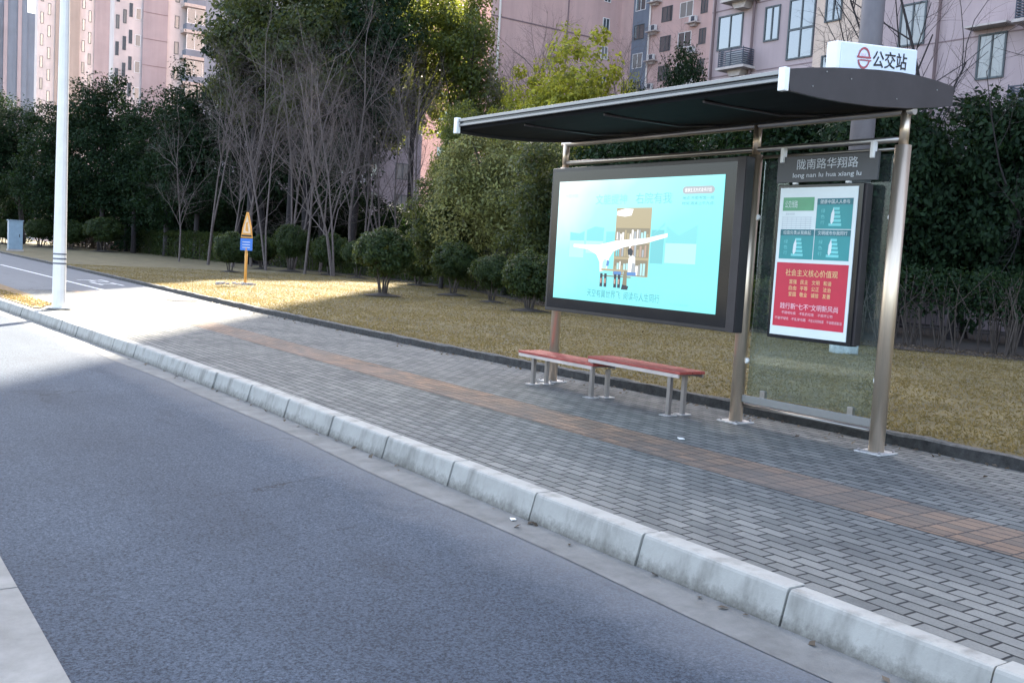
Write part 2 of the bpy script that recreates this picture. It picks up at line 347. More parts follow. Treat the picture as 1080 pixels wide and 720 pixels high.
def crown(name, rx, rz, zc, nclump, per, cr, leaf, mat, low=-.95, lobes=5):
    """uneven crown: lobes made of clumps made of leaves"""
    lc = rng.normal(0, 1, (lobes, 3)); lc /= np.linalg.norm(lc, axis=1)[:, None]; lc *= rng.uniform(.25, .6, (lobes, 1))
    lc[:, 2] = rng.uniform(-.55, .6, lobes); lr = rng.uniform(.42, .62, lobes)
    cs = []
    while len(cs) < nclump:
        k = rng.integers(lobes); d = rng.normal(0, 1, 3); d /= np.linalg.norm(d); p = lc[k] + d*lr[k]*rng.uniform(.55, 1.05)
        if p[2] < low: continue
        if np.hypot(p[0], p[1]) > 1.08: continue
        cs.append(p)
    cs = np.array(cs); cs[:, 2] /= max(1, cs[:, 2].max()*1.06); cs = cs*np.array([rx, rx, rz]) + np.array([0, 0, zc])
    C, N = cloud(cs, cr*rng.uniform(.6, 1.35, len(cs)), per)
    N = N/np.linalg.norm(N, axis=1)[:, None]*.7 + (C-np.array([0, 0, zc]))/np.array([rx, rx, rz])*.6
    return leaf_mesh(name, C, N, leaf, mat), cs
def limbs(mb, base_h, cs, r0, zc, nl=9):
    """tapered trunk with limbs reaching into the crown"""
    lean = [(0, 0, 0)]; z = 0
    top = Vector((rng.normal(0, .15), rng.normal(0, .15), zc))
    pts = [Vector((0, 0, -.2)), Vector((0, 0, base_h*.3)), Vector((top.x*.5, top.y*.4, base_h)), top]
    mb.tube(pts, [r0*1.25, r0, r0*.85, r0*.35], 8)
    idx = rng.choice(len(cs), nl, replace=False)
    for i in idx:
        e = Vector(cs[i]); t = rng.uniform(.1, .9); s = pts[2].lerp(top, t); 
        mid = s.lerp(e, .5) + Vector((rng.normal(0, .15), rng.normal(0, .15), -.1))
        mb.tube([s, mid, e], [r0*.4, r0*.25, r0*.08], 5, cap=False)
    return mb

# bare tree skeleton ----------------------------------------------------------
def bare(mb, h, r, spread, levels=4, stems=1, lean=.12, low=.18, kids=(5, 8), n=5):
    def grow(p, d, L, r, lev):
        seg = 4 if lev <= 1 else 3; pts = [p]; dd = d.copy(); rads = [r]
        for i in range(seg):
            dd = (dd + Vector(rng.normal(0, .10 if lev == 0 else .17, 3)) + Vector((0, 0, .0 if lev > 1 else .03))).normalized()
            pts.append(pts[-1] + dd*L/seg); rads.append(r*(1-(i+1)/seg*(.72 if lev < levels-1 else .85)))
        mb.tube(pts, rads, n if lev < 2 else 3, cap=False)
        if lev >= levels-1: return
        k = int(rng.integers(kids[0], kids[1]+1))
        for j in range(k):
            t = rng.uniform(low if lev == 0 else .15, 1.0); i = min(int(t*seg), seg-1); f = t*seg-i
            s = pts[i].lerp(pts[i+1], f); ax = (pts[i+1]-pts[i]).normalized(); o = ax.orthogonal().normalized(); o.rotate(Matrix.Rotation(rng.uniform(0, 6.28), 3, ax))
            sp_ = spread*(1.0 if lev == 0 else 1.5); nd = (ax*math.cos(sp_) + o*math.sin(sp_)*rng.uniform(.7, 1.2)).normalized()
            grow(s, nd, L*rng.uniform(.32, .6)*(1.15-t*.45), rads[i]*.48, lev+1)
    for s in range(stems):
        a = rng.uniform(0, 6.28); off = Vector((math.cos(a), math.sin(a), 0))*(.12*(stems > 1))
        grow(Vector((0, 0, -.2)) + off, (Vector((0, 0, 1)) + off.normalized()*lean*(3 if stems > 1 else 1) if stems > 1 else Vector((rng.normal(0, .06), rng.normal(0, .06), 1))).normalized(), h*rng.uniform(.85, 1), r, 0)
    return mb

# ================================================================== SETTING
def interp(y, ys, xs): return float(np.interp(y, ys, xs))
def kx(y): return interp(y, [-20, 10, 11.8, 15.4, 23.3, 30, 40, 60, 120], [3.8, 3.8, 3.74, 3.62, 3.26, 2.85, 2.3, 1.6, 1.2])
def lx(y): return interp(y, [-20, 7, 14, 21, 45, 68, 150], [8.05, 8.05, 7.92, 7.95, 8.85, 9.5, 12])
YS = [-12, -6, -3, 0, 2, 4, 6, 8, 10, 12, 14, 16, 18, 20, 22, 24, 26, 28, 30, 33, 36, 40, 45, 50, 58, 68, 80, 100, 150]
def strip(name, fa, fb, z, ys, mat, kind='structure', za=None):
    mb = MB().mat(mat); zf = z if callable(z) else (lambda x, y: z)
    for a, b in zip(ys[:-1], ys[1:]):
        p = [(fa(a), a), (fb(a), a), (fb(b), b), (fa(b), b)]; mb.poly([(x, y, zf(x, y)) for x, y in p])
    return struct(name, mb, kind)
mb = MB().mat('far_ground'); mb.poly([(-900, -900, -.24), (900, -900, -.24), (900, 900, -.24), (-900, 900, -.24)]); struct('ground', mb)
strip('road', lambda y: .79, lambda y: kx(y)-.3, -.18, YS, 'asphalt')
strip('gutter', lambda y: kx(y)-.345+.02*math.sin(y*1.7), lambda y: kx(y)+.02, -.176, list(np.linspace(-12, 40, 131)), 'gutter_concrete')
mb = MB().mat('concrete')
for k in range(-4, 40): mb.box(-.55, .785, 4.95+k*1.5-1.5+.006, 4.95+k*1.5-.006, -.3, -.165)
mb.mat('kerb_joint').box(-.54, .775, -3, 60, -.3, -.172)
struct('traffic_divider', mb)
strip('far_carriageway', lambda y: -8.5, lambda y: -.55, -.185, YS, 'asphalt')
mb = MB().mat('concrete').box(-8.65, -8.5, -12, 150, -.22, 0); mb.mat('grey_pavers').box(-13, -8.65, -12, 150, -.22, -.004); struct('opposite_pavement', mb)
strip('pavement', lambda y: kx(y)+.1, lambda y: lx(y)+.02, 0, YS, 'grey_pavers')
strip('tactile_paving', lambda y: 5.45, lambda y: 6.06, .004, [-12, 0, 10, 20, 27.5], 'tan_pavers')
strip('cycle_path', lambda y: max(4.2, kx(y)+1.2), lambda y: lx(y)+.01, .006, [27.5, 30, 33, 36, 40, 45, 50, 58, 68, 80, 100, 150], 'path_asphalt')
mb = MB().mat('white_paint_mark')
mb.poly([(6.38, 27.6, .011), (6.49, 27.6, .011), (6.49, 46, .011), (6.38, 46, .011)])
for (x, y, w, l) in ((7.0, 31, .1, 1.6), (7.6, 31, .1, 1.6), (7.0, 31.6, .7, .18), (7.25, 33, .1, 1.1), (6.95, 33.9, .7, .16), (7.35, 32.9, .35, .16), (7.7, 33.3, .1, 1.2)):
    mb.poly([(x, y, .011), (x+w, y, .011), (x+w, y+l, .011), (x, y+l, .011)])
struct('lane_marking', mb)
strip('dirt_verge', lambda y: kx(y)+.13, lambda y: interp(y, [20.8, 22, 25, 30, 60], [3.6, 4.0, 4.15, 4.15, 3.2]), .02, [20.8, 21.4, 22, 23, 25, 27, 30, 36, 45, 60], 'verge_soil')
# kerb of long stones
mb = MB(); y = -6.0-.4+.28
while y < 44:
    a, b = y+.006, y+1.01-.006; ja, jb = rng.normal(0, .006), rng.normal(0, .006); jz = rng.normal(0, .002)
    mb.mat('kerb_stone')
    prof = [(-.055, -.3), (-.05, -.17), (-.008, -.016), (-.001, -.003), (.010, .004), (.125, .004), (.13, -.03), (.13, -.3)]
    i0 = len(mb.v)
    for yy, j in ((a, ja), (b, jb)):
        mb.v += [(kx(yy)+px_+j, yy, pz+jz) for px_, pz in prof]
    n = len(prof); mb.face(range(i0, i0+n)); mb.face(range(i0+2*n-1, i0+n-1, -1))
    for k in range(n): q = (k+1) % n; mb.face((i0+k, i0+n+k, i0+n+q, i0+q))
    y += 1.01
mb.mat('kerb_joint')
for a, b in zip(YS[:-1], YS[1:]):
    if a < 44: i0 = len(mb.v); mb.v += [(kx(a)-.02, a, -.3), (kx(b)-.02, b, -.3), (kx(b)+.012, b, -.03), (kx(a)+.012, a, -.03), (kx(b)+.12, b, -.006), (kx(a)+.12, a, -.006)]; mb.face((i0, i0+1, i0+2, i0+3)); mb.face((i0+3, i0+2, i0+4, i0+5))
struct('kerb', mb)
# dark lawn kerb, rough edges
mb = MB(); prev = None
for y in np.arange(-8, 120, .25):
    j = rng.normal(0, .006, 4); r = [(lx(y)+.0+j[0], y, -.05), (lx(y)+.012+j[1], y, .095+j[2]), (lx(y)+.03, y, .108+j[3]), (lx(y)+.11+j[1], y, .11+j[3]), (lx(y)+.13, y, -.05)]
    i0 = len(mb.v); mb.v += r
    if prev is not None:
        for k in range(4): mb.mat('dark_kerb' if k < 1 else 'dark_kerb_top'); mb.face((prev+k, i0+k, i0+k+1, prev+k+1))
    prev = i0
struct('lawn_kerb', mb)
def sm(t): t = max(0, min(1, t)); return t*t*(3-2*t)
def lawn_z(x, y): return .085 + .10*sm((y-48)/40)*sm((x-10)/10) + .012*math.sin(x*1.3+y*.7) + .01*math.sin(y*1.1-x*.5)
HP = [(-12, 21.5), (2, 20.6), (8, 19.9), (12, 18.4), (18, 18.0), (25, 18.6), (33, 21.7), (41, 23.3), (52, 24.4), (62, 23.2), (72, 22.2), (86, 23.3), (103, 20), (150, 26)]
def hx(y): return interp(y, [a for a, _ in HP], [b for _, b in HP])
mb = MB().mat('lawn_soil'); ys = list(np.arange(-12, 60, .8)) + list(np.arange(60, 151, 3)); NX = 16
for i, y in enumerate(ys):
    for k in range(NX+1):
        x = lx(y)+.1 + (hx(y)+.3-lx(y)-.1)*k/NX; mb.v.append((x, y, lawn_z(x, y)))
    if i:
        for k in range(NX): a = (i-1)*(NX+1)+k; mb.face((a, a+1, a+NX+2, a+NX+1), True)
struct('lawn', mb)
strip('planting_bed', lambda y: hx(y)-.1, lambda y: hx(y)+70, lambda x, y: .06 if x > hx(y)+2 else .105, YS, 'bed_soil')

# grass blades: short, dry, mown
def blades(name, n, xr, dens_fn, size, mat='grass_dry'):
    P = []
    while len(P) < n:
        y = rng.uniform(.5, 1)**1.0; 
        yy = 2 + 46*rng.random()**1.6; a = lx(yy)+.12; b = hx(yy)-.1; xx = a + (b-a)*rng.random()**1.15; P.append((xx, yy, lawn_z(xx, yy)+.008))
    C = np.array(P); N = rng.normal(0, 1, (n, 3)); N[:, 2] *= .35
    me = leaf_mesh(name, C, N, size, mat, .3, 4.2); o = link(name, me); o['kind'] = 'stuff'; return o
blades('dry_grass', 150000, None, None, .014)
C = np.array([(x, y, .035) for x, y in ((kx(yy)+.16 + rng.random()*.55, yy) for yy in 21 + 16*rng.random(2500)) ])
o = link('verge_grass', leaf_mesh('verge_grass', C, rng.normal(0, 1, C.shape)*np.array([1, 1, .3]), .02, 'grass_dry', .3, 3)); o['kind'] = 'stuff'
# dead leaves lying in the bed and along the lawn kerb
P = []
for k in range(9000):
    yy = 3 + 24*rng.random(); P.append((hx(yy) + rng.normal(.25, .45), yy, .13 + .03*rng.random()))
for k in range(260):
    yy = 2 + 22*rng.random(); P.append((lx(yy) - abs(rng.normal(0, .16)) - .01, yy, .012))
for k in range(45):
    yy = 1.5 + 14*rng.random(); P.append((kx(yy) - .07 - abs(rng.normal(0, .06)), yy, -.168))
for k in range(420):
    yy = 4 + 38*rng.random(); P.append((lx(yy) + .2 + (hx(yy)-lx(yy))*rng.random(), yy, .12))
C = np.array(P); o = link('fallen_leaves', leaf_mesh('fallen_leaves', C, np.tile([0, 0, 1.], (len(C), 1)), .035, 'leaf_dry', .35, 1.5)); o['kind'] = 'stuff'

# ================================================================== BUILDINGS
def window_mesh(w, h, axis, mull=1, frame='win_frame', transom=False, t=.06):
    """window frame mesh centred on 0; axis 'x': lies in a wall facing -X, 'y': facing -Y"""
    f = MB().mat(frame); P = MB().mat('win_glass' )
    def bx(m, u0, u1, v0, v1, d0, d1):
        if axis == 'x': m.box(d0, d1, u0, u1, v0, v1)
        else: m.box(u0, u1, d0, d1, v0, v1)
    bx(f, -w/2, w/2, -h/2, -h/2+t, -.05, .04); bx(f, -w/2, w/2, h/2-t, h/2, -.05, .04)
    bx(f, -w/2, -w/2+t, -h/2+t, h/2-t, -.048, .04); bx(f, w/2-t, w/2, -h/2+t, h/2-t, -.048, .04)
    for k in range(mull):
        u = -w/2 + w*(k+1)/(mull+1); bx(f, u-t*.45, u+t*.45, -h/2+t, h/2-t, -.044, .03)
    if transom: bx(f, -w/2+t, w/2-t, -.05, .03, -.042, .03)
    bx(P, -w/2+t*.5, w/2-t*.5, -h/2+t*.5, h/2-t*.5, -.012, .0)
    return f.mesh('window'), P.mesh('pane')
WM = {}; wrnd = random.Random(11)
def window(parent, x, y, z, w, h, axis, mull=1, frame='win_frame', transom=False):
    k = (w, h, axis, mull, frame, transom)
    if k not in WM: WM[k] = window_mesh(w, h, axis, mull, frame, transom, .06 if h > 1 else .05)
    b = ROOT[parent.name]; o = link('window', WM[k][0], parent); o.location = Vector((x, y, z)) - b
    if wrnd.random() < .3:
        kk = k + ('c',)
        if kk not in WM: m2_ = WM[k][1].copy(); m2_.materials[0] = MATS['win_curtain']; WM[kk] = m2_
        link('pane', WM[kk], o)
    else: link('pane', WM[k][1], o)
    return o
def ac_mesh(axis, caged):
    m = MB(); d = MB()
    def bx(m, u0, u1, v0, v1, d0, d1):
        if axis == 'x': m.box(d0, d1, u0, u1, v0, v1)
        else: m.box(u0, u1, d0, d1, v0, v1)
    m.mat('slab'); bx(m, -.75, .75, -.1, 0, -.72, -.0); m.mat('slab')
    i = len(m.v); q = [(-.4, -.1), (.4, -.1), (.25, -.35), (-.25, -.35)]
    if axis == 'x': m.prism([(-.02, u, v) for u, v in q], (-.4, 0, 0))
    else: m.prism([(u, -.02, v) for u, v in q], (0, -.4, 0))
    if caged:
        d.mat('ac_grille')
        for k in range(8): bx(d, -.66, .66, .04+k*.085, .04+k*.085+.045, -.66, -.63)
        for k in range(8):
            bx(d, -.66, -.63, .04+k*.085, .04+k*.085+.045, -.63, -.05); bx(d, .63, .66, .04+k*.085, .04+k*.085+.045, -.63, -.05)
        for u in (-.66, .0, .64): bx(d, u, u+.03, .0, .72, -.685, -.66)
        d.mat('ac_white'); bx(d, -.42, .42, .03, .6, -.5, -.15)
    else:
        d.mat('ac_white'); bx(d, -.42, .42, .02, .6, -.5, -.15); d.mat('ac_grille')
        for a in range(10): pass
        bx(d, -.36, .1, .08, .54, -.52, -.5)
    return m.mesh('ledge'), d.mesh('air_conditioner')
AM = {}
def ac(parent, x, y, z, axis, caged=False):
    k = (axis, caged)
    if k not in AM: AM[k] = ac_mesh(axis, caged)
    b = ROOT[parent.name]; o = link('ac_ledge', AM[k][0], parent); o.location = Vector((x, y, z)) - b
    link('air_conditioner', AM[k][1], o); return o

# near apartment block on the right: facade x = 31
bR = root('apartment_block', (36, 12, 0), 'lilac apartment block with large dark framed windows rising behind the bus shelter', 'building')
part('wall', MB().mat('wall_lilac').box(31, 43, -14, 30.6, -.2, 47), bR)
part('cream_wall_strip', MB().mat('wall_cream').box(30.94, 31.02, 22.9, 25.15, -.1, 46.8), bR)
FL = 2.7; mb = MB().mat('wall_groove')
for k in range(-3, 13): mb.box(30.985, 31.01, -14, 22.89, 12.22+k*FL, 12.26+k*FL); mb.box(30.985, 31.01, 25.16, 30.59, 12.22+k*FL, 12.26+k*FL)
part('groove', mb, bR)
part('roof', MB().mat('slab').box(30.7, 43.3, -14.3, 30.9, 47, 47.6), bR)
for yy in (30.35, 28.2, 20.0): part('drain_pipe', MB().mat('wall_groove').tube([(30.88, yy, 1), (30.88, yy, 46.5)], .055, 8), bR)
for k in range(-2, 6):
    for (yy, w, z, h, mu, tr_) in ((29.5, 1.35, 11.3, 1.4, 1, False), (27.3, .76, 11.3, 1.36, 1, False), (25.85, 1.25, 10.9, 2.3, 1, True), (24.35, .75, 11.65, 1.5, 1, False), (21.05, 1.0, 10.3, 1.45, 1, False), (18.1, .95, 8.85+2.7*0, 1.45, 1, False), (14.5, 1.4, 10.3, 1.5, 1, False), (11.5, 1.0, 10.3, 1.4, 1, False)):
        window(bR, 30.94 if 22.9 < yy < 25.15 else 31, yy, z+k*FL, w, h, 'x', mu, 'win_frame', tr_)
    ac(bR, 31, 28.75, 9.72+k*FL, 'x', True)
    ac(bR, 31, 16.4, 9.72+k*FL, 'x', True)
    part('awning', MB().mat('slab').box(30.45, 31.0, 17.4, 18.8, 9.72+k*FL, 9.78+k*FL), bR)

# pink block beyond: blank end wall y = 82, windowed side x = 69.7
bP = root('apartment_block', (60, 88, 0), 'pink apartment block with a long blank end wall and a narrow side of small windows', 'building')
part('wall', MB().mat('wall_pink').prism([(53.4, 82, -.2), (69.7, 82, -.2), (69.7, 96, -.2), (64.1, 96, -.2)], (0, 0, 90.2)).box(69.7, 84, 30, 100, -.2, 90), bP)
mb = MB().mat('wall_groove')
for z in (15.8, 24.6, 33): mb.box(53.4, 67, 81.95, 82.0, z, z+.12)
for x in (62.6,): mb.box(x, x+.12, 81.92, 82.0, 1, 74)
part('groove', mb, bP)
part('drain_pipe', MB().mat('lamp_white').tube([(54.3, 81.85, 0), (54.3, 81.85, 74)], .12, 8), bP)
part('roof', MB().mat('slab').prism([(53.8, 81.8, 90), (69.9, 81.8, 90), (69.9, 96.2, 90), (64.9, 96.2, 90)], (0, 0, .6)), bP)
part('stair_recess', MB().mat('wall_bluegrey').box(69.62, 69.72, 77.6, 80.0, 0, 74.5), bP)
part('drain_pipe', MB().mat('lamp_white').tube([(69.5, 77.3, 0), (69.5, 77.3, 74)], .1, 8), bP)
for k in range(-3, 4):
    z = 26.6+k*2.9
    window(bP, 67.7, 82, z-.3, .9, 1.3, 'y', 1, 'win_frame_white')
    window(bP, 69.62, 78.9, z-1.2, 1.5, 1.5, 'x', 1, 'win_frame_white' if k % 2 else 'win_frame')
    for yy, w in ((75.0, 1.5), (72.3, 1.8), (69.9, .9), (66, 1.5), (63.3, 1.5)): window(bP, 69.7, yy, z, w, 1.5, 'x', 1, 'win_frame_white' if yy == 72.3 else 'win_frame')
    for yy in (76.6, 71.0): ac(bP, 69.7, yy, z-1.5, 'x')

# mauve block half hidden by the bare trees
bQ = root('apartment_block', (40, 90, 0), 'pale mauve apartment block glimpsed through the bare trees', 'building')
part('wall', MB().mat('wall_mauve').box(33, 47.2, 83.2, 104, -.2, 86), bQ)
part('roof', MB().mat('slab').box(32.7, 47.5, 82.9, 104.3, 86, 86.6), bQ)
for k in range(0, 9):
    for x, w in ((35.5, 1.4), (39, 1.8), (42.3, .9), (45.3, 1.6)): window(bQ, x, 83.2, 3.2+k*2.9, w, 1.5, 'y', 1, 'win_frame_white' if w > 1.7 else 'win_frame')
    ac(bQ, 40.8, 83.2, 1.8+k*2.9, 'y')

# distant block closing the gap between the mauve and the pink blocks
bE = root('apartment_block', (86, 145, 0), 'distant pink block seen through the sunlit camphor tree between the nearer blocks', 'building')
part('wall', MB().mat('wall_pink').box(70, 98, 140, 154, -.2, 52), bE)
part('roof', MB().mat('slab').box(69.6, 98.4, 139.6, 154.4, 52, 52.6), bE)
for k in range(0, 12):
    for x in (73, 78, 83, 88, 93): window(bE, x, 140, 15+k*2.9, 1.6, 1.5, 'y', 1)

# left tower with balconies
bC = root('apartment_tower', (36, 124, 0), 'pale pink tower with grey glazed balconies above the dark trees', 'building')
part('wall', MB().mat('wall_pale').box(27.4, 30.4, 118, 120, -.2, 72).mat('wall_mauve').box(30.4, 33.1, 117.7, 123, -.2, 72).mat('wall_pale').box(33.1, 43, 118, 128, -.2, 72), bC)
part('cream_wall_strip', MB().mat('wall_cream').box(39.3, 41.2, 117.96, 118.02, 0, 71.8), bC)
mb = MB().mat('wall_groove')
for k in range(10): mb.box(30.4, 33.1, 117.67, 117.72, 12+k*2.9, 12.06+k*2.9)
part('groove', mb, bC); part('roof', MB().mat('slab').box(27.1, 43.3, 117.5, 128.3, 72, 72.7), bC)
for k in range(0, 8):
    z = 13.4+k*2.9
    for j, x in enumerate((27.75, 28.5, 29.15)): window(bC, x, 118, z+[0, .7, 1.5][j], .36, 1.5, 'y', 0)
    window(bC, 29.95, 118, z+1.2, .62, 1.3, 'y', 0, 'win_frame_white'); window(bC, 34.2, 118, z+1.1, .5, 1.4, 'y', 0)
    part('balcony', MB().mat('slab').box(34.6, 40.3, 116.6, 118, z-.1, z+.25).mat('wall_bluegrey').box(34.9, 38.9, 116.7, 118, z+.25, z+.95), bC)
    window(bC, 36.9, 116.95, z+1.85, 3.8, 1.7, 'y', 3, 'win_frame_white'); part('balcony_side', MB().mat('wall_bluegrey').box(38.95, 40.0, 117, 118, z+.26, z+2.75), bC)
bB = root('apartment_tower', (33, 172, 0), 'narrow pink and tan tower behind the white lamp post', 'building')
part('wall', MB().mat('wall_pale').box(27.5, 29.9, 165, 167, -.2, 80).mat('wall_tan').box(29.9, 33.3, 164.6, 172, -.2, 80).mat('wall_pale').box(33.3, 35.4, 165, 172, -.2, 80).mat('wall_mauve').box(35.4, 39.6, 164.7, 172, -.2, 80), bB)
part('roof', MB().mat('slab').box(27.2, 39.9, 164.3, 172.3, 80, 80.7), bB)
for k in range(0, 10):
    z = 17+k*3.2
    for j, x in enumerate((28.1, 29.1, 33.9, 34.8)): window(bB, x, 165, z+(j % 2)*1.4, .42, 1.7, 'y', 0)
    ac(bB, 38.6, 164.7, z, 'y'); ac(bB, 38.6, 164.7, z+1.5, 'y')
bD = root('apartment_tower', (34, 240, 0), 'blue grey tower at the far left edge, haze put into its wall colour', 'building')
part('wall', MB().mat('wall_bluegrey').box(31.3, 36.4, 229.6, 232, -.2, 50.5).box(36.4, 39.5, 230, 233, -.2, 46).box(20, 31.3, 229, 232, -.2, 47), bD)  # distance haze is painted into the blue-grey walls, no haze volume
part('roof', MB().mat('slab').box(31.1, 36.6, 229.4, 232.2, 50.5, 51), bD)
mb = MB().mat('wall_mauve')
for x in (32, 34.6): mb.box(x, x+.7, 229.3, 229.6, 0, 50)
part('pilaster', mb, bD)
for k in range(0, 11):
    for x in (26, 28.3, 30.7): window(bD, x, 229, 17+k*2.9, .9, 1.4, 'y', 0)

# ================================================================== FENCE behind the bed
fn = root('metal_fence', (27, 20, 0), 'dark upright bar fence standing in the shade behind the planting bed', 'fence')
FP = [(24.5, -4), (24.5, 10), (24.6, 20), (25.5, 28), (28, 36), (31.5, 45), (34, 55)]
bars = MB().mat('pole_grey')
for (x0, y0), (x1, y1) in zip(FP[:-1], FP[1:]):
    L = math.hypot(x1-x0, y1-y0); n = int(L/.16)
    for k in range(n): t = k/n; x = x0+(x1-x0)*t; y = y0+(y1-y0)*t; bars.tube([(x, y, .1), (x, y, 2.15)], .014, 4, smooth=False)
part('bars', bars, fn)['kind'] = 'stuff'
for z in (.3, 1.95):
    part('rail', MB().mat('pole_grey').tube([(x-.03, y, z) for x, y in FP], .022, 4), fn)
for (x0, y0), (x1, y1) in zip(FP[:-1], FP[1:]):
    for t in (0, .5): part('fence_post', MB().mat('pole_grey').box(x0+(x1-x0)*t-.04, x0+(x1-x0)*t+.04, y0+(y1-y0)*t-.04, y0+(y1-y0)*t+.04, 0, 2.3), fn)

# ================================================================== TREES
def place_tree(proto, px, d, label, group, s=1, rz=0, szx=1, xy=None):
    o = proto['o'] if not proto.get('used') else copy_tree(proto['o'])
    proto['used'] = True; x, y = xy or at(px, d); o.location = (x, y, .06); o.rotation_euler = (0, 0, rz); o.scale = (s*szx, s*szx, s)
    o['label'] = label; o['group'] = group
    if group is None: del o['group']
    return o
def evergreen(name, H, rx, leafm, low, nclump, per, cr, leaf, r0=.16, trunk_h=2, lobes=6, cat='tree', bark='bark_dark'):
    o = root(name, (0, 0, 0), 'x', cat); rz = (H-low)/2; zc = low + rz
    me, cs = crown('crown', rx, rz, zc, nclump, per, cr, leaf, leafm, lobes=lobes)
    tr = limbs(MB().mat(bark), trunk_h, cs, r0, zc+.2*rz)
    link('trunk', tr.mesh('trunk'), o); link('crown', me, o); return {'o': o, 'H': H}
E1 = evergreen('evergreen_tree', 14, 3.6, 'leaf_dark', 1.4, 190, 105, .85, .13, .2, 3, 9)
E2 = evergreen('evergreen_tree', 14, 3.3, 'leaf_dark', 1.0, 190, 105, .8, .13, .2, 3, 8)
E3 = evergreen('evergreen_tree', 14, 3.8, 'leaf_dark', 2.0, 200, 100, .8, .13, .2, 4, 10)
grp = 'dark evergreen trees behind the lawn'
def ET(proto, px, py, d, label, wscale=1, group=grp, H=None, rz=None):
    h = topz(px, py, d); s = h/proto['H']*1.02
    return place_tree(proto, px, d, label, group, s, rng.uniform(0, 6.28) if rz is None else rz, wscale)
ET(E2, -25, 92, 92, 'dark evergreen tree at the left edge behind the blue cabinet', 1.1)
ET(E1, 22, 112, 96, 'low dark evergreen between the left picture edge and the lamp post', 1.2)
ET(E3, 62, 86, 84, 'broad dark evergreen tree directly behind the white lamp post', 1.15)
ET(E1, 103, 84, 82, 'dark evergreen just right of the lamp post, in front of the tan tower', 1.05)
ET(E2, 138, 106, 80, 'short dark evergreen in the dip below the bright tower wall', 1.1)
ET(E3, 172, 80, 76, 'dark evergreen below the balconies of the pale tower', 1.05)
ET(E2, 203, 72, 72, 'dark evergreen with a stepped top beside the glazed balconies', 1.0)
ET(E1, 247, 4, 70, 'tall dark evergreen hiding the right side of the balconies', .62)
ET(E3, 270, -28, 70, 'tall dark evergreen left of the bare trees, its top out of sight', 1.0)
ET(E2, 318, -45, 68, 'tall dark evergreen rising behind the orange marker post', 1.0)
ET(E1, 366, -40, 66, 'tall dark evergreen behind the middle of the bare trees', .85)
# camphor trees; the yellow ones have sunlight put into the leaf colour
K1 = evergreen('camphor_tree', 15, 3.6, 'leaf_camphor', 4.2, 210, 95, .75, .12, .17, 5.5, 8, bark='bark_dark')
K2 = evergreen('camphor_tree', 11, 3.6, 'leaf_yellow_sun_tint', 2.2, 300, 130, .6, .12, .17, 3, 9)
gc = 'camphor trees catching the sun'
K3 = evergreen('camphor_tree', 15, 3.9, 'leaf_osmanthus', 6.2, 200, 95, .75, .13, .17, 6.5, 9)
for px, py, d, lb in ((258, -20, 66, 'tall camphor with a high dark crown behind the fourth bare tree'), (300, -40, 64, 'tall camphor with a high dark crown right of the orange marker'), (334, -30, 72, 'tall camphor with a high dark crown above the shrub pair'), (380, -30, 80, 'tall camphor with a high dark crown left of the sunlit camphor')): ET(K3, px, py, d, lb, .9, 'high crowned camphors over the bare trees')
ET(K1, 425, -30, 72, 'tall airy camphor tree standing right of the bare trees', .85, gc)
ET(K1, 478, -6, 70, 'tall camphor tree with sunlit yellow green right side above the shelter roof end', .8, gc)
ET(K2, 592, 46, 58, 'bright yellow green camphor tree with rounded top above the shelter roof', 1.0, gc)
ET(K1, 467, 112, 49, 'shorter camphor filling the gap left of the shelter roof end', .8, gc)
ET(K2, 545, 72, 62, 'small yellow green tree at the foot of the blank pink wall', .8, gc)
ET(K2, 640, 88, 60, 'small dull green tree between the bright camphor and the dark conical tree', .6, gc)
ET(E1, 712, 58, 56, 'dark conical evergreen against the pink wall above the shelter roof', .62, None)
ET(E2, 672, 98, 54, 'low dark evergreen left of the conical one above the roof', .7, None)
# osmanthus and laurels behind the shelter
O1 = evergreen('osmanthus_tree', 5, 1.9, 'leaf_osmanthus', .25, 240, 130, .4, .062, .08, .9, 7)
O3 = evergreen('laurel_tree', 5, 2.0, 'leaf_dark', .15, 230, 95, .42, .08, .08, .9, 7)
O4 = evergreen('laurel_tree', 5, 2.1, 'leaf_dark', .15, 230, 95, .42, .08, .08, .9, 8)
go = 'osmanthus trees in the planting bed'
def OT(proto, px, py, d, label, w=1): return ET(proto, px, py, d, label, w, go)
OT(O1, 462, 168, 41, 'rounded dark osmanthus left of the cream one', 1.05)
O5 = evergreen('osmanthus_tree', 5, 2.4, 'leaf_cream_sun_tint', .15, 280, 130, .45, .066, .08, .9, 7)
OT(O5, 528, 136, 37.5, 'osmanthus with sunlight put into its cream leaf colour below the roof end', .95)
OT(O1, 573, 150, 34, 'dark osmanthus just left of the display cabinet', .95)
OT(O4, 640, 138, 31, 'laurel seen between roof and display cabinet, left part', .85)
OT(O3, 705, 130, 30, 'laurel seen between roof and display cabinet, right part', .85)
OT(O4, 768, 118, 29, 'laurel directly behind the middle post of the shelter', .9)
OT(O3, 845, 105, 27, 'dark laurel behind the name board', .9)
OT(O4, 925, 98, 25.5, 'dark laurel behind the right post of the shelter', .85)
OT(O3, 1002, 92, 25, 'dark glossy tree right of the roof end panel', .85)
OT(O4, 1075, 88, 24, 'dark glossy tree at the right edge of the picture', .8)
OT(O3, 1150, 80, 24, 'dark glossy tree beyond the right edge', .8)
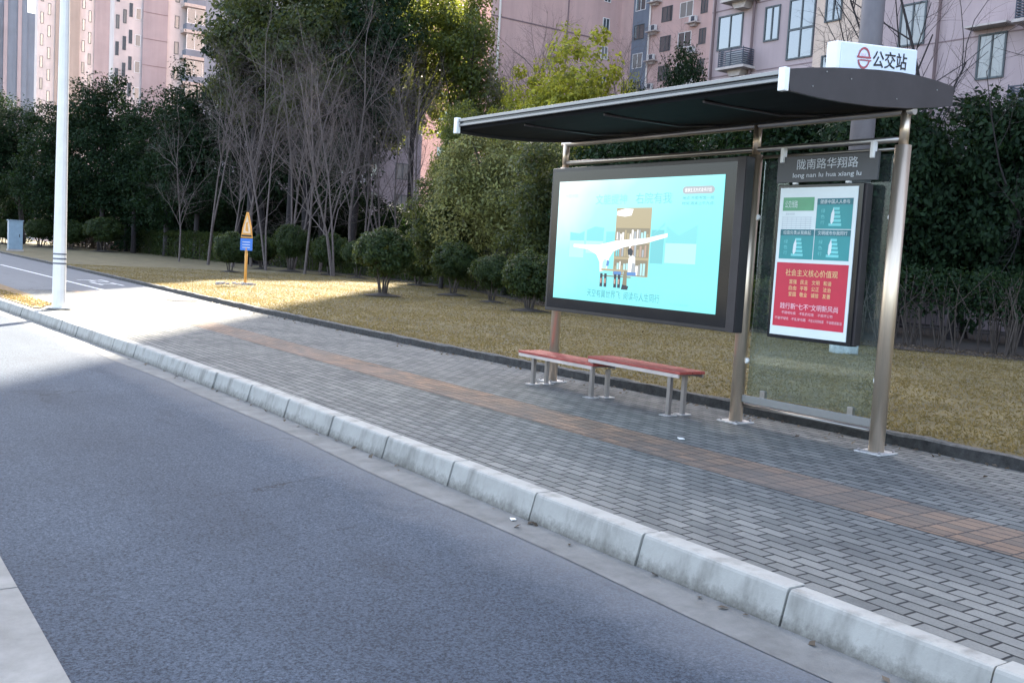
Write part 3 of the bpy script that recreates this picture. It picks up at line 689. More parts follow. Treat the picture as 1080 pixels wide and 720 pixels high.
# second, darker row that closes the view under the crowns
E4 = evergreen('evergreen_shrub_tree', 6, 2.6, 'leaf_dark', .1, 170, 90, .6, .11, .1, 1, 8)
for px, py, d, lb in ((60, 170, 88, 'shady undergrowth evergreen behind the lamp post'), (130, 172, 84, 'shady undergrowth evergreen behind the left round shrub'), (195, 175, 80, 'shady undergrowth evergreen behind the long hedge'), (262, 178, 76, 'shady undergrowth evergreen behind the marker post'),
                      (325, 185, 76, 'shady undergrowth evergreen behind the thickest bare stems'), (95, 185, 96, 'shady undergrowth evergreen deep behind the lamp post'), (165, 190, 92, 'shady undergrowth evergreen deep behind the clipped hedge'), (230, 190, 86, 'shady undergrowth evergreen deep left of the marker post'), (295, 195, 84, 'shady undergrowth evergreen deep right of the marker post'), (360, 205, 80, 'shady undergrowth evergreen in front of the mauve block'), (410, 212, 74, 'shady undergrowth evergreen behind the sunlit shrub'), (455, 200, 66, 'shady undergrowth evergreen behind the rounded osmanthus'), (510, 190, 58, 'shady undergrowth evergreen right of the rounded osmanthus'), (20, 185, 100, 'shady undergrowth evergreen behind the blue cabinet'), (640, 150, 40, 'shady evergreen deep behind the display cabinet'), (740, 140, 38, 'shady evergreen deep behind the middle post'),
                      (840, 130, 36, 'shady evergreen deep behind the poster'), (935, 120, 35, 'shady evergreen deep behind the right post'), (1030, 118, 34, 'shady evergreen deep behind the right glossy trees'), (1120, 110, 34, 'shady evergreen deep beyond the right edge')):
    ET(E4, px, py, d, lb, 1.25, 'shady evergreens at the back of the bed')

# bare trees
def bare_proto(name, H, r, spread, levels, stems, label_cat='tree', bark='bark_pale', **kw):
    o = root(name, (0, 0, 0), 'x', label_cat); mb = bare(MB().mat(bark), H, r, spread, levels, stems, **kw)
    link('branches', mb.mesh('branches'), o); return {'o': o, 'H': H*1.05}
B1 = bare_proto('bare_tree', 10, .085, .62, 4, 1, low=.22, kids=(8, 11))
B2 = bare_proto('bare_tree', 9, .07, .6, 4, 2, low=.25, kids=(7, 10), lean=.04)
B3 = bare_proto('bare_tree', 9, .06, .62, 4, 3, low=.22, kids=(6, 9), lean=.08)
gb = 'bare winter trees behind the round shrubs'
spots = [(186, 62, 120), (216, 58, 60), (240, 56, 100), (262, 60, 20), (280, 54, 70), (302, 56, 10), (318, 52, 40), (332, 55, 90), (350, 50, 55), (365, 60, 20), (382, 61, 70), (398, 62, 60), (414, 60, 90), (432, 60, 60), (455, 58, 100)]
nm = ['leftmost', 'second', 'third', 'fourth', 'fifth', 'sixth', 'seventh', 'eighth', 'ninth', 'tenth', 'eleventh', 'twelfth', 'thirteenth', 'fourteenth', 'fifteenth']
for i, (px, d, py) in enumerate(spots):
    p = (B1, B2, B3)[i % 3]; h = topz(px, py, d)
    place_tree(p, px, d, 'thin bare tree, %s from the left in the row behind the hedge' % nm[i], gb, h/p['H'], rng.uniform(0, 6.28), .8)
D1 = bare_proto('bare_tree', 9, .09, .5, 4, 2, bark='bark_dark', low=.2, kids=(5, 8), lean=.14)
gd = 'dark bare trees in front of the lilac block'
for px, d, py, lb in ((1026, 26, -120, 'dark bare tree in front of the lilac block, right of the roof sign'), (1068, 25, -90, 'dark bare tree nearest the right edge, against the lilac block'), (955, 30, -60, 'dark bare tree directly behind the roof sign'), (868, 31, -20, 'fine twigged bare tree against the cream wall strip')):
    h = topz(px, py, d); place_tree(D1, px, d, lb, gd, h/D1['H'], rng.uniform(0, 6.28), .75)
for px, d, py, lb in ((535, 66, 25, 'small bare tree against the blank pink wall, left'), (575, 68, 30, 'small bare tree against the blank pink wall, beside the bright camphor'), (656, 62, 35, 'small bare tree at the pink corner'), (690, 60, 48, 'small bare tree in front of the pink block air conditioners')):
    h = topz(px, py, d); place_tree(B2, px, d, lb, 'small bare trees before the pink block', h/B2['H'], rng.uniform(0, 6.28), .8)

# round clipped shrubs
def shrub_proto(rad, hgt, stem, mat='leaf_shrub'):
    o = root('round_shrub', (0, 0, 0), 'x', 'shrub'); rz = (hgt-stem)/2
    n = 230; d = rng.normal(0, 1, (n, 3)); d /= np.linalg.norm(d, axis=1)[:, None]
    cs = d*np.array([rad*.82, rad*.82, rz*.82])*rng.uniform(.75, 1.05, (n, 1)) + np.array([0, 0, stem+rz]); cs = cs[cs[:, 2] > stem+.05]
    C, N = cloud(cs, rad*.17*rng.uniform(.7, 1.3, len(cs)), 75); N = N*.5 + (C-np.array([0, 0, stem+rz]))/rad
    link('foliage', leaf_mesh('foliage', C, N, .042, mat), o)
    t = MB().mat('bark'); 
    for k in range(5):
        a = k*1.26+.3; t.tube([(.05*math.cos(a), .05*math.sin(a), -.1), (.12*math.cos(a), .12*math.sin(a), stem*.7), (.4*rad*math.cos(a), .4*rad*math.sin(a), stem+rz*.8)], [.03, .024, .012], 6)
    link('stems', t.mesh('stems'), o)
    m = MB().mat('bed_soil'); n = 22; ring = [(rad*.62*math.cos(2*math.pi*k/n)*rng.uniform(.85, 1.1), rad*.62*math.sin(2*math.pi*k/n)*rng.uniform(.85, 1.1), .015) for k in range(n)]
    for k in range(n): m.poly([ring[k], ring[(k+1) % n], (0, 0, .09)])
    link('soil_mound', m.mesh('soil_mound'), o); return {'o': o}
S1 = shrub_proto(.8, 1.62, .42); S2 = shrub_proto(.8, 1.5, .3)
gs = 'round clipped shrubs on the lawn'
def shrub(p, gx, gy, sc, label):
    x, y = gx, gy; o = p['o'] if not p.get('used') else copy_tree(p['o']); p['used'] = True
    o.location = (x, y, lawn_z(x, y)); o.rotation_euler = (0, 0, rng.uniform(0, 6)); o.scale = (sc[0], sc[0], sc[1]); o['label'] = label; o['group'] = gs
shrub(S1, 14.66, 27.86, (1.3, 1.35), 'round clipped shrub with sunlit top standing alone on the lit grass')
shrub(S1, *at(475, 35), (1.15, 1.2), 'round shrub between the sunlit one and the display cabinet')
shrub(S2, *at(345, 52), (1.35, 1.5), 'round shrub with sunlit right side, right one of the two behind the lit grass')
shrub(S1, *at(303, 54), (1.4, 1.6), 'round shrub with sunlit flecks, left one of the two behind the lit grass')
shrub(S2, *at(240, 47), (1.1, 1.3), 'small round shrub on a thin stem just left of the orange marker')
shrub(S1, *at(107, 78), (2.0, 1.7), 'wide round shrub right of the lamp post on the far lawn')
shrub(S2, *at(72, 80), (1.7, 1.6), 'round shrub half hidden by the lamp post')
shrub(S1, *at(40, 84), (1.7, 1.5), 'round shrub between the blue cabinet and the lamp post')
shrub(S2, *at(556, 27.5), (1.1, 1.15), 'round shrub touching the left edge of the display cabinet')
shrub(S1, *at(516, 31), (.95, .95), 'low round shrub in the gap before the osmanthus trees')
shrub(S2, *at(273, 56), (1.2, 1.3), 'round shrub between the orange marker and the pair behind the lit grass')
shrub(S1, *at(374, 49), (1.15, 1.2), 'small round shrub left behind the sunlit lone shrub')
shrub(S2, *at(438, 44), (1.2, 1.15), 'low round shrub just right behind the sunlit lone shrub')
shrub(S2, *at(2, 90), (1.6, 1.5), 'round shrub left of the blue cabinet')

# hedges
def hedge(label, pts, w, h, per=1500, mat='leaf_shrub', twiggy=False, name='hedge', leaf=.065):
    c = pts[len(pts)//2]; o = root(name, (c[0], c[1], 0), label, 'hedge', 'hedges along the back of the lawn'); Cs = []; Ns = []
    st = MB().mat('bark')
    for (x0, y0), (x1, y1) in zip(pts[:-1], pts[1:]):
        L = math.hypot(x1-x0, y1-y0); n = int(per*L); t = rng.uniform(0, 1, n); ux, uy = (x1-x0)/L, (y1-y0)/L; vx, vy = -uy, ux
        side = rng.uniform(0, 1, n); u = rng.uniform(-w/2, w/2, n); z = rng.uniform(.12, h, n)
        wav = .08*np.sin(t*L*3.1)+.06*np.sin(t*L*7.3); fx = side < .42; top = side > .72
        u = np.where(fx, w/2+wav*.8+rng.normal(0, .06, n), u); z = np.where(top, h+wav+rng.normal(0, .06, n), z)
        if twiggy: u = rng.normal(0, w/2.4, n); z = h*(1-rng.random(n)**1.5*.55)+rng.normal(0, .08, n)
        X = x0+ux*t*L+vx*u-c[0]; Y = y0+uy*t*L+vy*u-c[1]; Cs.append(np.stack([X, Y, z], 1))
        Ns.append(np.stack([np.where(fx, vx, 0)+0*t, np.where(fx, vy, 0)+0*t, np.where(top, 1.2, .35)+0*t], 1))
        for k in range(int(L*(7 if twiggy else 2.5))):
            t_ = rng.random()*L; u_ = rng.normal(0, w/3.5); b = Vector((x0+ux*t_+vx*u_, y0+uy*t_+vy*u_, 0))
            for q in range(3 if twiggy else 1): st.tube([b, b+Vector((rng.normal(0, .12), rng.normal(0, .12), h*.5)), b+Vector((rng.normal(0, .3), rng.normal(0, .3), h*rng.uniform(.8, 1.05)))], [.022, .014, .005], 4, cap=False)
    link('foliage', leaf_mesh('foliage', np.concatenate(Cs), np.concatenate(Ns), leaf, mat), o)
    part('stems', st, o)['kind'] = 'stuff'
def hp(ys, dx=0): return [(hx(y)+dx, y) for y in ys]
hedge('ragged twiggy hedge with few leaves right of the shelter', hp([-6, 0, 5, 10, 13.5], 1.1)[::-1], 1.1, 1.75, 750, 'leaf_dark', True, leaf=.05)
hedge('dark evergreen hedge behind the poster case and display cabinet', hp([14, 18, 22, 27], .8)[::-1], 1.2, 1.25)
hedge('dark hedge between the display cabinet and the sunlit round shrub', hp([27.5, 33, 41], .9)[::-1], 1.3, 1.3)
hedge('dark hedge behind the two round shrubs', hp([41.5, 46, 50, 56, 61], .9)[::-1], 1.3, 1.5, 1500, leaf=.075)
hedge('long clipped hedge left of the orange marker post', [at(150, 84), at(185, 75), at(236, 67)], 1.6, 1.9, 1700, leaf=.08)
hedge('low reddish brown hedge left of the long clipped hedge', [at(60, 96), at(110, 90), at(150, 84)], 1.6, 1.6, 1100, 'leaf_dry', leaf=.08)

# ================================================================== BUS SHELTER
SY = (9.68, 6.68, 5.08); SX = 7.5
sh = root('bus_shelter', (7.5, 7.3, 0), 'steel bus shelter with dark curved roof, lit display cabinet and glass panel', 'bus shelter')
def sp(name, mb, parent=None, bev=0, label=None): return part(name, mb, parent or sh, bev, label)
for i, y in enumerate(SY):
    p = sp('post', MB().mat('post_steel').tube([(SX, y, 0), (SX, y, 2.62)], .066 if i else .058, 28).tube([(SX, y, 2.62), (SX, y, 2.9)], .04, 20))
    sp('base_plate', MB().mat('base_plate').box(SX-.13, SX+.13, y-.13, y+.13, .002, .016), p, .004)
    b = MB().mat('leg_steel')
    for dx in (-.1, .1):
        for dy in (-.1, .1): b.tube([(SX+dx, y+dy, .014), (SX+dx, y+dy, .035)], .012, 6)
    sp('bolts', b, p)
# roof: curved section running along the road
TOPC = [(5.86, 2.985), (6.1, 3.03), (6.38, 3.075), (6.7, 3.115), (6.96, 3.145), (7.25, 3.17), (7.5, 3.18), (7.75, 3.178), (8.0, 3.165)]
BOTC = [(8.0, 3.0), (7.7, 2.945), (7.35, 2.895), (7.1, 2.87), (6.88, 2.85), (6.5, 2.83), (6.2, 2.825), (5.9, 2.83)]
Y0, Y1 = 4.99, 9.56
sec = [(x, z-.012) for x, z in TOPC] + [(x-.01, z+.03) for x, z in BOTC]; sec[0] = (5.89, 2.97)
rf = sp('roof', MB().mat('dark_roof').prism([(x, Y0+.02, z) for x, z in sec], (0, Y1-Y0-.04, 0)))
sp('end_panel', MB().mat('brown_metal').prism([(x, Y0-.012, z) for x, z in TOPC+BOTC], (0, .028, 0)), rf, .003)
sp('end_panel', MB().mat('brown_metal').prism([(x, Y1-.016, z) for x, z in TOPC+BOTC], (0, .028, 0)), rf, .003)
# front edge: two bright rails with a dark gap and pale corner caps
sp('front_trim', MB().mat('aluminium').box(5.845, 5.89, Y0+.02, Y1-.02, 2.948, 2.98).box(5.852, 5.885, Y0+.02, Y1-.02, 2.90, 2.925).mat('frame_black').box(5.866, 5.884, Y0+.02, Y1-.02, 2.925, 2.948), rf, .004)
for y in (Y0-.02, Y1-.045): sp('corner_cap', MB().mat('white_box').box(5.825, 5.875, y, y+.065, 2.825, 2.995), rf, .004)
for y in (5.9, 7.15, 8.4): sp('roof_rib', MB().mat('brown_metal').tube([(5.95, y, 2.845), (6.9, y, 2.858), (7.9, y, 2.99)], .012, 6), rf)
b = MB().mat('aluminium')
for x, z in ((6.15, 2.9), (6.6, 3.02), (7.2, 2.95), (7.75, 3.1), (6.3, 3.03)): b.tube([(x, Y0-.017, z), (x, Y0-.01, z)], .006, 8)
sp('screws', b, rf)
sp('roof_beam', MB().mat('tube_metal').tube([(SX, 5.0, 2.9), (SX, 9.75, 2.9)], .035, 14))
sp('cross_tube', MB().mat('tube_metal').tube([(SX, 5.08, 2.67), (SX, 9.68, 2.67)], .027, 14))
sp('cross_tube', MB().mat('tube_metal').tube([(SX+.05, 5.08, 2.6), (SX+.05, 6.68, 2.6)], .016, 10))
# roof sign
def tilt(mb):
    mb.v = [(x, y, z+.095*(x-6.47)) for x, y, z in mb.v]; return mb
rs = sp('roof_sign', tilt(MB().mat('white_box').box(6.47, 7.50, 5.03, 5.13, 3.02, 3.30)), None, .006)
sp('sign_face', tilt(MB().mat('sign_white').box(6.51, 7.485, 5.018, 5.03, 3.03, 3.288)), rs)
t = MB(); add_text(t, '公交站', .45, .135, '-Y', (6.90, 5.014, 3.12), 'ink', .012); sp('lettering', tilt(t), rs)
lg = MB().mat('logo_red'); cxl, czl, r1, r2 = 6.785, 3.185, .078, .062
def arc(a0, a1, n=18):
    for k in range(n):
        a, b_ = a0+(a1-a0)*k/n, a0+(a1-a0)*(k+1)/n
        lg.poly([(cxl+r1*math.cos(a), 5.013, czl+1.08*r1*math.sin(a)), (cxl+r1*math.cos(b_), 5.013, czl+1.08*r1*math.sin(b_)), (cxl+r2*math.cos(b_), 5.013, czl+1.08*r2*math.sin(b_)), (cxl+r2*math.cos(a), 5.013, czl+1.08*r2*math.sin(a))])
arc(R(4), R(176)); arc(R(192), R(350)); lg.poly([(cxl-.088, 5.0125, czl-.002), (cxl+.088, 5.0125, czl-.002), (cxl+.088, 5.0125, czl+.013), (cxl-.088, 5.0125, czl+.013)][::-1])
lg.poly([(cxl-.05, 5.0125, czl-.022), (cxl+.095, 5.0125, czl-.022), (cxl+.095, 5.0125, czl-.012), (cxl-.05, 5.0125, czl-.012)][::-1])
add_text(lg, 'BUS', .06, .02, '-Y', (cxl-.03, 5.0115, czl+.018), 'logo_pale'); sp('emblem', tilt(lg), rs)
# display cabinet
X0 = 7.33
cb = sp('display_cabinet', MB().mat('frame_metal').box(X0, 7.44, 6.63, 9.70, .89, 2.59), None, .006)
sp('dark_surround', MB().mat('frame_black').box(X0-.006, X0, 6.74, 9.66, .93, 2.545), cb)
sp('side_trim', MB().mat('brown_metal').box(X0-.02, X0+.0, 6.63, 6.735, .892, 2.588), cb, .003)
sp('cabinet_back_rail', MB().mat('leg_steel').box(7.44, 7.47, 6.7, 9.68, 2.4, 2.46).box(7.44, 7.47, 6.7, 9.68, 1.0, 1.06), cb)
SL, SR, SB, ST = 9.53, 6.89, 1.05, 2.425           # left, right (y) and bottom, top of the lit screen
scr = sp('screen', MB().mat('scr_painted_glare').box(X0-.014, X0-.006, SR, SL, SB, ST), cb)
# artwork, flat in the plane of the screen; u from the left 0..1, v from the bottom 0..1
art = MB()
def A(u, v, k=0): return (X0-.0155-.0006*k, SL-(SL-SR)*u, SB+(ST-SB)*v)
def ap(mat, pts, k=0): art.mat(mat).poly([A(u, v, k) for u, v in pts][::-1])
def rect(mat, u0, u1, v0, v1, k=0): ap(mat, [(u0, v0), (u1, v0), (u1, v1), (u0, v1)], k)
rect('scr_pale', .10, .20, .36, .50); ap('scr_teal2', [(.10, .50), (.20, .50), (.20, .58), (.165, .56), (.10, .57)], 1)
rect('scr_pale', .215, .33, .40, .55); ap('scr_teal2', [(.215, .50), (.33, .50), (.33, .61), (.27, .62), (.215, .59)], 1)
rect('scr_teal2', .345, .445, .44, .58)
rect('scr_teal', .625, .70, .34, .60); ap('scr_teal2', [(.63, .56), (.70, .63), (.70, .66), (.66, .6)], 1)
rect('scr_pale', .71, .88, .35, .56); ap('scr_teal2', [(.71, .50), (.88, .50), (.88, .64), (.83, .6), (.78, .56), (.71, .63)], 1)
# bookcase with rows of books
rect('scr_tan', .405, .62, .23, .77, 2); rect('scr_tan_dark', .41, .615, .235, .36, 3); rect('scr_tan_dark', .41, .615, .38, .49, 3); rect('scr_tan_dark', .41, .615, .51, .61, 3)
r2 = random.Random(3)
for v0, v1 in ((.24, .35), (.385, .48), (.515, .6)):
    u = .415
    while u < .605:
        w = r2.uniform(.006, .014); rect(r2.choice(['scr_white', 'scr_teal', 'scr_grey', 'scr_pale', 'scr_tan', 'scr_skin']), u, u+w, v0, v0+(v1-v0)*r2.uniform(.55, .98), 4); u += w+.004
# cloud bank and white funnel canopy
ap('scr_white', [(.41, .71), (.46, .70), (.50, .71), (.51, .76), (.46, .765), (.41, .745)], 5)
ap('scr_white', [(.13, .47), (.30, .47), (.42, .51), (.60, .535), (.72, .575), (.72, .545), (.60, .495), (.46, .455), (.40, .42), (.375, .36), (.365, .27), (.32, .25), (.315, .33), (.29, .39), (.23, .43), (.13, .445)], 6)
# bench with readers
rect('scr_tan', .33, .52, .262, .278, 7); rect('scr_tan_dark', .33, .52, .215, .225, 7)
for u in (.325, .352, .415, .44): ap('scr_dark', [(u, .13), (u+.018, .13), (u+.016, .24), (u, .24)], 8)
for u in (.325, .352, .415, .44): rect('scr_skin', u+.002, u+.012, .16, .2, 9)
rect('scr_blue', .41, .46, .235, .262, 8); rect('scr_blue', .49, .55, .235, .262, 8)
ap('scr_pale', [(.335, .28), (.36, .28), (.365, .34), (.35, .36), (.335, .33)], 8); ap('scr_blue', [(.36, .3), (.375, .3), (.38, .34), (.365, .35)], 8)
ap('scr_white', [(.5, .262), (.545, .262), (.54, .38), (.52, .4), (.5, .37)], 8); ap('scr_grey', [(.52, .262), (.545, .262), (.542, .33), (.525, .34)], 9)
ap('scr_dark', [(.495, .40), (.52, .39), (.525, .43), (.51, .455), (.49, .44)], 10); ap('scr_tan_dark', [(.47, .12), (.5, .12), (.495, .27), (.475, .27)], 9)
ap('scr_dark', [(.465, .12), (.505, .12), (.51, .15), (.47, .16)], 10)
# small print blocks: pill label upper right
n = 10; pl = [(.955-.018+.018*math.cos(a), .895+.028*math.sin(a)) for a in [R(-90+18*k) for k in range(11)]] + [(.785+.018-.018*math.cos(a), .895-.028*math.sin(a)) for a in [R(-90+18*k) for k in range(11)]]
ap('scr_grey', pl[::1], 3)
sp('artwork', art, scr)
tx = MB()
def st_(body, u0, u1, v0, v1, mat, bold=0): add_text(tx, body, (u1-u0)*(SL-SR), (v1-v0)*(ST-SB), '-X', A(u0, v0, 12), mat, bold)
st_('文能提神', .265, .465, .80, .88, 'scr_teal2'); st_('右院有我', .52, .73, .80, .885, 'scr_teal')
st_('天空有翼世界飞  阅读与人生同行', .245, .70, .04, .105, 'scr_cap')
st_('健康生活方式读书计划', .80, .94, .88, .91, 'scr_white')
st_('地点 市图书馆一层', .79, .955, .825, .85, 'scr_cap'); st_('时间 周末上午九点', .79, .955, .785, .81, 'scr_cap')
st_('市图书馆', .05, .14, .86, .89, 'scr_pale'); st_('扫一扫关注更多活动', .76, .86, .035, .05, 'scr_teal')
sp('lettering', tx, scr)
# glass side panel with clamps and rail
GY0, GY1 = 5.17, 6.60
gp = sp('glass_panel', MB().mat('shelter_glass').box(7.545, 7.553, GY0, GY1, .29, 2.56))
for y in (GY0-.03, GY1+.03):
    for z in (.62, 2.02): sp('clamp', MB().mat('white_box').tube([(7.50, y, z), (7.545, y, z)], .03, 16), gp)
sp('bottom_rail', MB().mat('aluminium').box(7.49, 7.53, 5.12, 6.62, .215, .285), None, .004)
for y in (5.4, 6.4): sp('rail_bracket', MB().mat('tube_metal').box(7.53, 7.57, y-.03, y+.03, .25, .35), gp, .004)
sp('rail_tube', MB().mat('tube_metal').tube([(7.53, 5.1, .18), (7.53, 6.66, .18)], .016, 10))
# station name board
nb = sp('name_board', MB().mat('plate_grey').box(7.45, 7.475, 5.27, 6.36, 2.335, 2.575), None, .003)
t = MB(); add_text(t, '陇南路华翔路', .66, .095, '-X', (7.447, 6.13, 2.45), 'letter_pale', .004); add_text(t, 'long nan lu hua xiang lu', .74, .055, '-X', (7.447, 6.17, 2.365), 'letter_pale', .01); sp('lettering', t, nb)
for y in (6.3, 5.33): sp('hanging_clip', MB().mat('white_box').box(7.425, 7.48, y-.02, y+.02, 2.52, 2.66), nb, .008)
for y in (6.13, 5.55): sp('lower_clip', MB().mat('white_box').box(7.43, 7.46, y-.022, y+.022, 2.315, 2.332), nb)
# poster case: the white sheet, three teal notices, a timetable and a red notice
pc = sp('poster_case', MB().mat('frame_black').box(7.40, 7.50, 5.36, 6.29, .89, 2.31), None, .006)
sp('case_edge', MB().mat('brown_metal').box(7.42, 7.50, 5.335, 5.36, .9, 2.3), pc)
po = sp('poster', MB().mat('poster_white').box(7.392, 7.40, 5.405, 6.25, .925, 2.28), pc)
L_, R_, B_, T_ = 6.25, 5.405, .925, 2.28
pr = MB()
def Q(u, v, k=0): return (7.3905-.0006*k, L_-(L_-R_)*u, B_+(T_-B_)*v)
def pq(mat, u0, u1, v0, v1, k=0): pr.mat(mat).poly([Q(u, v, k) for u, v in [(u0, v0), (u1, v0), (u1, v1), (u0, v1)]][::-1])
def pt(body, u0, u1, v0, v1, mat, k=3, bold=0): add_text(pr, body, (u1-u0)*(L_-R_), (v1-v0)*(T_-B_), '-X', Q(u0, v0, k), mat, bold)
pq('poster_green', .05, .465, .845, .935); pt('公交线路', .08, .25, .865, .915, 'poster_white')
pt('发车时刻表', .1, .22, .815, .832, 'poster_line')
for k in range(9): pq('poster_line', .05, .45, .80-k*.014, .803-k*.014)
for k in range(7): pq('poster_line', .06+k*.062, .063+k*.062, .69, .80, 1)
for (u0, v0, tt) in ((.505, .725, '健康中国人人参与'), (.045, .52, '垃圾分类从我做起'), (.505, .52, '文明城市你我同行')):
    u1, v1 = u0+.45, v0+.2; pq('poster_teal', u0, u1, v0, v1); pq('poster_teal_dark', u0, u1, v1-.042, v1, 1); pt(tt, u0+.04, u1-.04, v1-.035, v1-.008, 'poster_white')
    for j in range(3): pt('绿色行'[j], u0+.06, u0+.11, v0+.105-j*.038, v0+.132-j*.038, 'poster_cyan')
    for j in range(5): w = .14-.015*j; pq('poster_cyan', u0+.22-w*.4+.02*(j > 0), u0+.24+w*.6, v0+.02+j*.026, v0+.038+j*.026, 1)
    pr.mat('poster_white').poly([Q(u, v, 2) for u, v in ((u0+.2, v0+.03), (u0+.225, v0+.05), (u0+.23, v0+.1), (u0+.215, v0+.14), (u0+.19, v0+.1), (u0+.185, v0+.05))][::-1])
pq('poster_red', .03, .965, .06, .495)
pt('社会主义核心价值观', .16, .84, .405, .452, 'poster_gold', 3, .004)
for j, row in enumerate(('富强 民主 文明 和谐', '自由 平等 公正 法治', '爱国 敬业 诚信 友善')):
    for q, wd in enumerate(row.split(' ')): pt(wd, .22+q*.15, .32+q*.15, .352-j*.042, .383-j*.042, 'poster_gold', 3, .004)
pt('践行新“七不”文明新风尚', .12, .88, .18, .222, 'poster_pink', 3, .004)
for q, (u, v) in enumerate(((.14, .145), (.38, .145), (.62, .145), (.05, .105), (.28, .105), (.51, .105), (.74, .105))):
    pt('·' + ['不随地吐痰', '不乱扔垃圾', '不损坏公物', '不破坏绿化', '不乱穿马路', '不在公共场吸烟', '不说粗话脏话'][q], u, u+.2, v, v+.02, 'poster_pink', 3)
sp('print', pr, po)

# ================================================================== BENCH (two overlapping seats, six legs)
bn = root('bench', (7.2, 8.4, 0), 'bench with two stepped red wooden seats on square metal legs under the shelter', 'bench')
for (y0, y1, z) in ((7.02, 8.46, .465), (8.36, 9.78, .385)):
    s_ = part('seat', MB().mat('red_wood').box(7.03, 7.11, y0, y1, z-.03, z).box(7.12, 7.20, y0, y1, z-.03, z).box(7.21, 7.29, y0, y1, z-.03, z).box(7.30, 7.38, y0, y1, z-.03, z), bn, .005)
    part('front_rail', MB().mat('rail_pale').box(7.025, 7.045, y0+.02, y1-.02, z-.065, z-.031).mat('leg_steel').box(7.365, 7.385, y0+.02, y1-.02, z-.065, z-.031).box(7.045, 7.365, y0+.15, y0+.19, z-.065, z-.031).box(7.045, 7.365, y1-.19, y1-.15, z-.065, z-.031), s_)
for (x, y, z) in ((7.07, 7.19, .40), (7.27, 7.19, .40), (7.07, 8.41, .40), (7.27, 8.38, .32), (7.07, 9.5, .32), (7.27, 9.5, .32)):
    l_ = part('leg', MB().mat('leg_steel').box(x-.022, x+.022, y-.022, y+.022, .01, z), bn, .003)
    part('foot_plate', MB().mat('base_plate').box(x-.075, x+.075, y-.055, y+.055, .002, .011), l_)

# ================================================================== STREET FURNITURE
lp = root('street_lamp', (3.93, 20.77, 0), 'tall white street lamp post with three dark bands near its foot, on the kerb edge', 'street lamp')
x, y = 3.93, 20.77
part('pole', MB().mat('lamp_white').tube([(x, y, 0), (x, y, 1.2), (x, y, 9.5)], [.125, .118, .06], 12, smooth=False), lp)
part('band', MB().mat('band_dark').tube([(x, y, .87), (x, y, .9)], .124, 12, smooth=False).tube([(x, y, .96), (x, y, .99)], .123, 12, smooth=False).tube([(x, y, 1.05), (x, y, 1.08)], .122, 12, smooth=False), lp)
part('base_plate', MB().mat('base_plate').box(x-.2, x+.2, y-.2, y+.2, .021, .04), lp)
part('arm', MB().mat('lamp_white').tube([(x, y, 9.3), (x-.8, y, 10.0), (x-2.2, y, 10.3)], [.05, .045, .04], 10), lp)
part('lamp_head', MB().mat('cabinet_blue').box(x-2.9, x-2.1, y-.14, y+.14, 10.25, 10.38), lp, .03)
# concrete utility pole behind the shelter
x, y = 16.04, 11.75
up = root('utility_pole', (x, y, 0), 'thick grey utility pole with a pale painted foot behind the roof sign and poster', 'pole')
part('shaft', MB().mat('pole_grey').tube([(x, y, .35), (x, y, 12)], [.245, .17], 20), up)
part('painted_foot', MB().mat('pole_foot').tube([(x, y, -.1), (x, y, .35)], .262, 20), up)
# orange marker post
x, y = 12.0, 32.7
mk = root('marker_post', (x, y, .08), 'orange marker post with a pointed top and a blue square plate on the sunlit grass', 'sign')
fx, fy = -.55, -.83   # faces the camera side
def mp(u, v, d): return (x+u*.83-d*.55*-1*-1 if False else x + u*.83 + fx*d, y - u*.55 + fy*d, v)
part('post', MB().mat('sign_orange').tube([(x, y, 0), (x, y, 1.35)], .045, 10), mk)
mb = MB().mat('sign_orange').prism([mp(u, v, .03) for u, v in ((-.19, 1.66), (.19, 1.66), (.15, 2.0), (.03, 2.52), (-.03, 2.52), (-.15, 2.0))], (-fx*.06, -fy*.06, 0))
mb.mat('sign_pale').poly([mp(u, v, .034) for u, v in ((-.13, 1.82), (.13, 1.82), (.1, 2.05), (0, 2.42), (-.1, 2.05))]); mb.mat('ink').poly([mp(u, v, .034) for u, v in ((-.17, 1.70), (.17, 1.70), (.165, 1.76), (-.165, 1.76))])
mb.mat('sign_orange').poly([mp(u, v, .037) for u, v in ((-.05, 1.9), (.06, 1.86), (.02, 2.1), (.05, 2.2), (-.03, 2.16))])
part('pointed_plate', mb, mk)
bp = part('blue_plate', MB().mat('sign_blue').prism([mp(u, v, .04) for u, v in ((-.2, 1.24), (.2, 1.24), (.2, 1.64), (-.2, 1.64))], (-fx*.05, -fy*.05, 0)), mk)
mb = MB().mat('letter_pale')
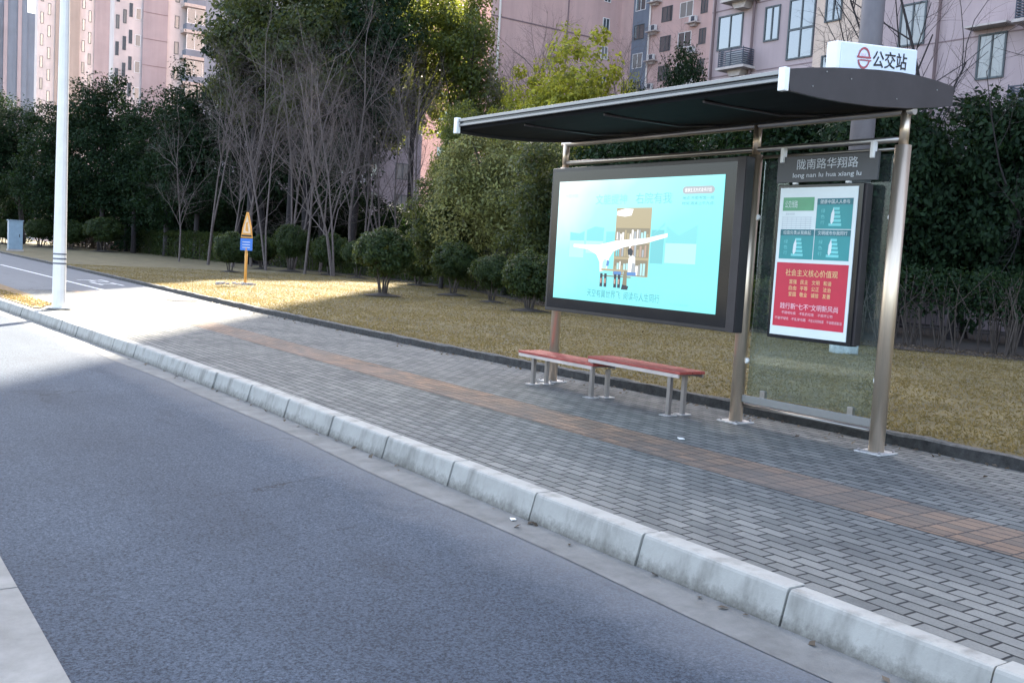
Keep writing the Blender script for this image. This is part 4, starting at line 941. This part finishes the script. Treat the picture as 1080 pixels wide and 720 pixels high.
for k in range(3): mb.poly([mp(u, v, .043) for u, v in ((-.13, 1.33+k*.09), (.13, 1.33+k*.09), (.13, 1.35+k*.09), (-.13, 1.35+k*.09))])
part('white_lines', mb, bp)
mb = MB().mat('slab'); r3 = random.Random(5)
for k in range(14):
    a, rr = r3.uniform(0, 6.28), r3.uniform(.1, .9); u, v = x-.5+rr*math.cos(a), y+rr*.4*math.sin(a); s_ = r3.uniform(.03, .07); mb.box(u-s_, u+s_, v-s_, v+s_, .07, .1+s_)
solo('rubble', mb, (x-.5, y, .08), 'small heap of rubble at the foot of the orange marker post', 'rubble')
# roadside cabinet
x, y = at(14, 66)
ca = root('electrical_cabinet', (x, y, .1), 'blue grey metal cabinet standing at the edge of the far lawn', 'cabinet', rz=0)
part('body', MB().mat('cabinet_blue').box(x-.42, x+.42, y-.3, y+.3, .2, 2.05), ca, .02)
part('plinth', MB().mat('slab').box(x-.46, x+.46, y-.34, y+.34, .05, .2), ca)
part('cap', MB().mat('cabinet_blue').box(x-.47, x+.47, y-.35, y+.35, 2.05, 2.11), ca, .01)
part('door_handle', MB().mat('ink').box(x+.2, x+.24, y-.32, y-.3, 1.0, 1.2), ca)
# manhole in the sunlit pavement
mb = MB().mat('dark_kerb'); mb.tube([(7.4, 24.4, -.02), (7.4, 24.4, .01)], .36, 24, smooth=False); solo('manhole_cover', mb, (7.4, 24.4, 0), 'dark round manhole cover in the sunlit pavement', 'manhole')
# litter
mb = MB().mat('litter_white'); mb.prism([(3.64, 5.03, -.172), (3.67, 5.02, -.168), (3.68, 5.05, -.17), (3.655, 5.07, -.169)], (0, 0, .006)); solo('paper_scrap', mb, (3.65, 5.05, -.17), 'white paper scrap lying in the gutter by the kerb', 'litter')
mb = MB().mat('litter_white'); mb.prism([(6.16, 6.1, .008), (6.2, 6.08, .01), (6.22, 6.13, .008), (6.18, 6.15, .012)], (0, 0, .008)); solo('paper_scrap', mb, (6.18, 6.1, .01), 'tiny white scrap on the tan paving strip in front of the shelter', 'litter')
